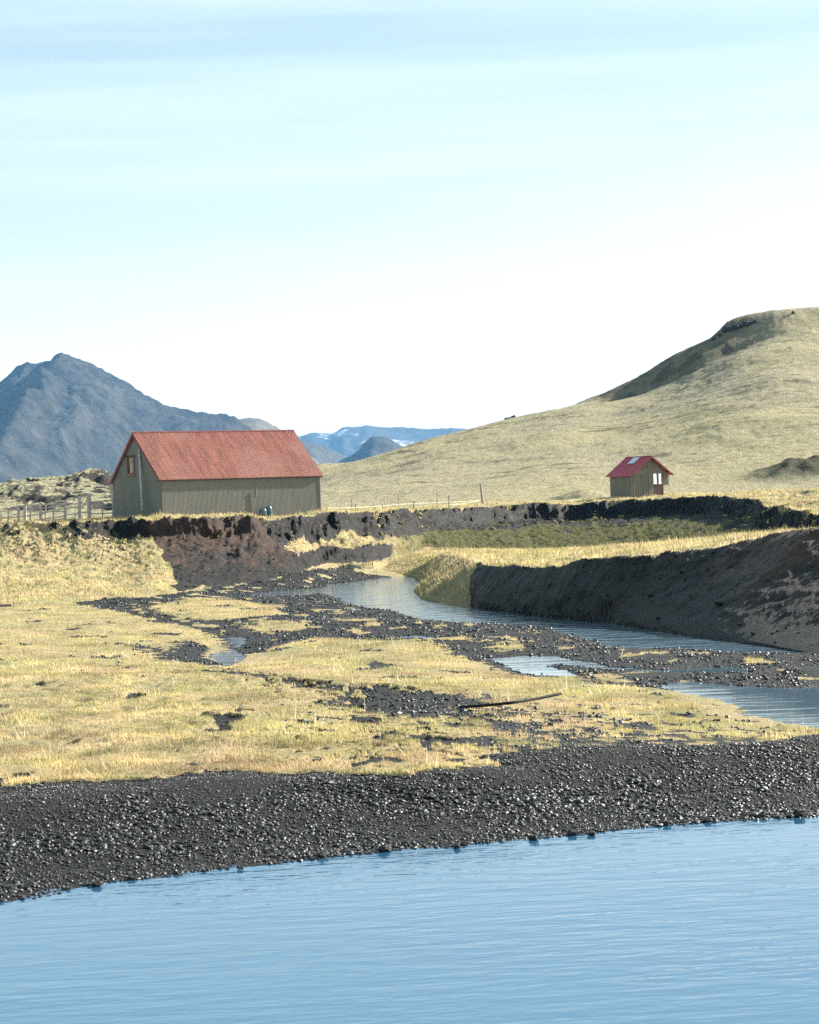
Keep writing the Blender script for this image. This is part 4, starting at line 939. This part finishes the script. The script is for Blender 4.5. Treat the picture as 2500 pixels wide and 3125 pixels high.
# ------------------------------------------------------------------ grass
MGB = NB('grass_blade', .75, .2); a_ = MGB.attr('col'); MGB.color(a_.outputs['Color'])
MGB.b.inputs['Subsurface Weight'].default_value = 0
trn = MGB.N('ShaderNodeBsdfTranslucent'); MGB.L(a_.outputs['Color'], trn.inputs['Color']); mxs = MGB.N('ShaderNodeMixShader'); mxs.inputs[0].default_value = .35
outn = MGB.t.nodes['Material Output']; MGB.L(MGB.b.outputs[0], mxs.inputs[1]); MGB.L(trn.outputs[0], mxs.inputs[2]); MGB.L(mxs.outputs[0], outn.inputs['Surface'])
def grass(name, n, y0, y1, hmin, hmax, wd, label, filt, power=1.0, lean=.5, tint=None):
    X, Y = scatter_area(n, y0, y1, power=power)
    z, mk_, reg_, t_, u_ = terrain(X, Y, True)
    k = filt(X, Y, z, mk_, reg_, t_, u_); X, Y, z, mk_ = X[k], Y[k], z[k], mk_[k]; m = len(X)
    cl = fbm(X, Y, 3, 1.2)
    h = (hmin + (hmax - hmin) * rng.random(m) ** 1.8) * (1 + 1.2 * np.clip(cl, -.6, 1.0))
    w_ = wd * (.6 + .8 * rng.random(m)) * (1 + (Y - 38) / 120)
    an = rng.random(m) * 6.283; dx = np.cos(an) * w_; dy = np.sin(an) * w_
    lx_ = (rng.normal(-.25, .5, m)) * h * lean; ly_ = rng.normal(0, .5, m) * h * lean
    V = np.stack([np.stack([X - dx, Y - dy, z - .02], -1), np.stack([X + dx, Y + dy, z - .02], -1), np.stack([X + lx_, Y + ly_, z + h], -1)], 1).reshape(-1, 3)
    Fc = np.arange(m * 3).reshape(-1, 3)
    big = fbm(X + 500, Y * .7 + 500, 3, 6.); r_ = rng.random(m)
    straw = np.array([.62, .47, .26]); gold = np.array([.54, .46, .20]); green = np.array([.27, .28, .12]); pink = np.array([.54, .38, .28])
    if tint is not None: straw, gold, green, pink = tint
    a = ss(-.3, .35, big + .5 * (r_ - .5))[:, None]; c = gold * (1 - a) + straw * a
    gmask = (ss(-.05, .5, fbm(X + 90, Y, 3, 2.5) + .7 * (rng.random(m) - .5)))[:, None]; c = c * (1 - gmask * .8) + green * gmask * .8
    pm = (ss(.2, .7, fbm(X - 190, Y * .6, 3, 3.) + .9 * (rng.random(m) - .5)) * .5)[:, None]; c = c * (1 - pm) + pink * pm
    mo = (mk_[:, 2:3]); c = c * (1 - mo) + np.array([.09, .10, .03]) * mo
    c = c * (.6 + .7 * rng.random((m, 1))) * np.clip(1 + .6 * fbm(X - 333, Y * .6, 4, 1.6), .45, 1.35)[:, None]
    c = np.repeat(np.concatenate([c, np.ones((m, 1))], -1), 3, 0)
    o = np_mesh(name, V, Fc, MGB.m, False, {'col': c}); tag(o, label, 'grass', kind='stuff'); print(name, m); return o
fv = lambda X, Y, z, mk_, reg_, t_, u_: (reg_ == 0) & (mk_[:, 0] > .5) & (z > .05)
grass('grass', 820000, 36, 125, .02, .08, .009, 'pale yellow grass covering the near valley floor', fv, power=1.5)
grass('grass', 4500, 37, 110, .18, .32, .007, 'tall bleached stalks standing above the valley grass', lambda X, Y, z, mk_, reg_, t_, u_: fv(X, Y, z, mk_, reg_, t_, u_) & (fbm(X, Y, 2, 3) > .0), power=1.3, lean=.8,
      tint=(np.array([.75, .70, .52]),) * 4)
fb = lambda X, Y, z, mk_, reg_, t_, u_: ((reg_ > 0) & (mk_[:, 3] < .45) & (Y > 85))
grass('grass', 420000, 86, 216, .04, .22, .014, 'yellow green grass on the river banks and terrace', fb, power=.9)
grass('grass', 60000, 150, 214, .10, .28, .02, 'dead turf hanging over the eroded lip of the far bank', lambda X, Y, z, mk_, reg_, t_, u_: (reg_ == 1) & (t_ > .80) & (u_ > 150) & (samp('T', X, Y) > -1.5) & (fbm(X, Y, 3, 1.0) > -.05), lean=1.6)
grass('grass', 20000, 88, 128, .12, .30, .012, 'tall backlit pale grass on the meadow behind the dark bank', lambda X, Y, z, mk_, reg_, t_, u_: (reg_ == 2) & (mk_[:, 3] < .6) & (fbm(X, Y, 3, 6) > -.25), lean=.6,
      tint=(np.array([.66, .58, .36]), np.array([.6, .5, .28]), np.array([.36, .36, .15]), np.array([.5, .36, .25])))

# ------------------------------------------------------------------ haze
hm_ = bpy.data.materials.new('air_haze'); hm_.use_nodes = True; t_ = hm_.node_tree; t_.nodes.remove(t_.nodes['Principled BSDF'])
pv = t_.nodes.new('ShaderNodeVolumePrincipled'); pv.inputs['Color'].default_value = (.23, .56, 1.0, 1); pv.inputs['Density'].default_value = 5.5e-5; pv.inputs['Anisotropy'].default_value = .0
t_.links.new(pv.outputs[0], t_.nodes['Material Output'].inputs['Volume'])
hb = MB(); hb.box(-7900, 7900, -60, 9700, -13, 335); tag(hb.build('haze', hm_), kind='stuff')
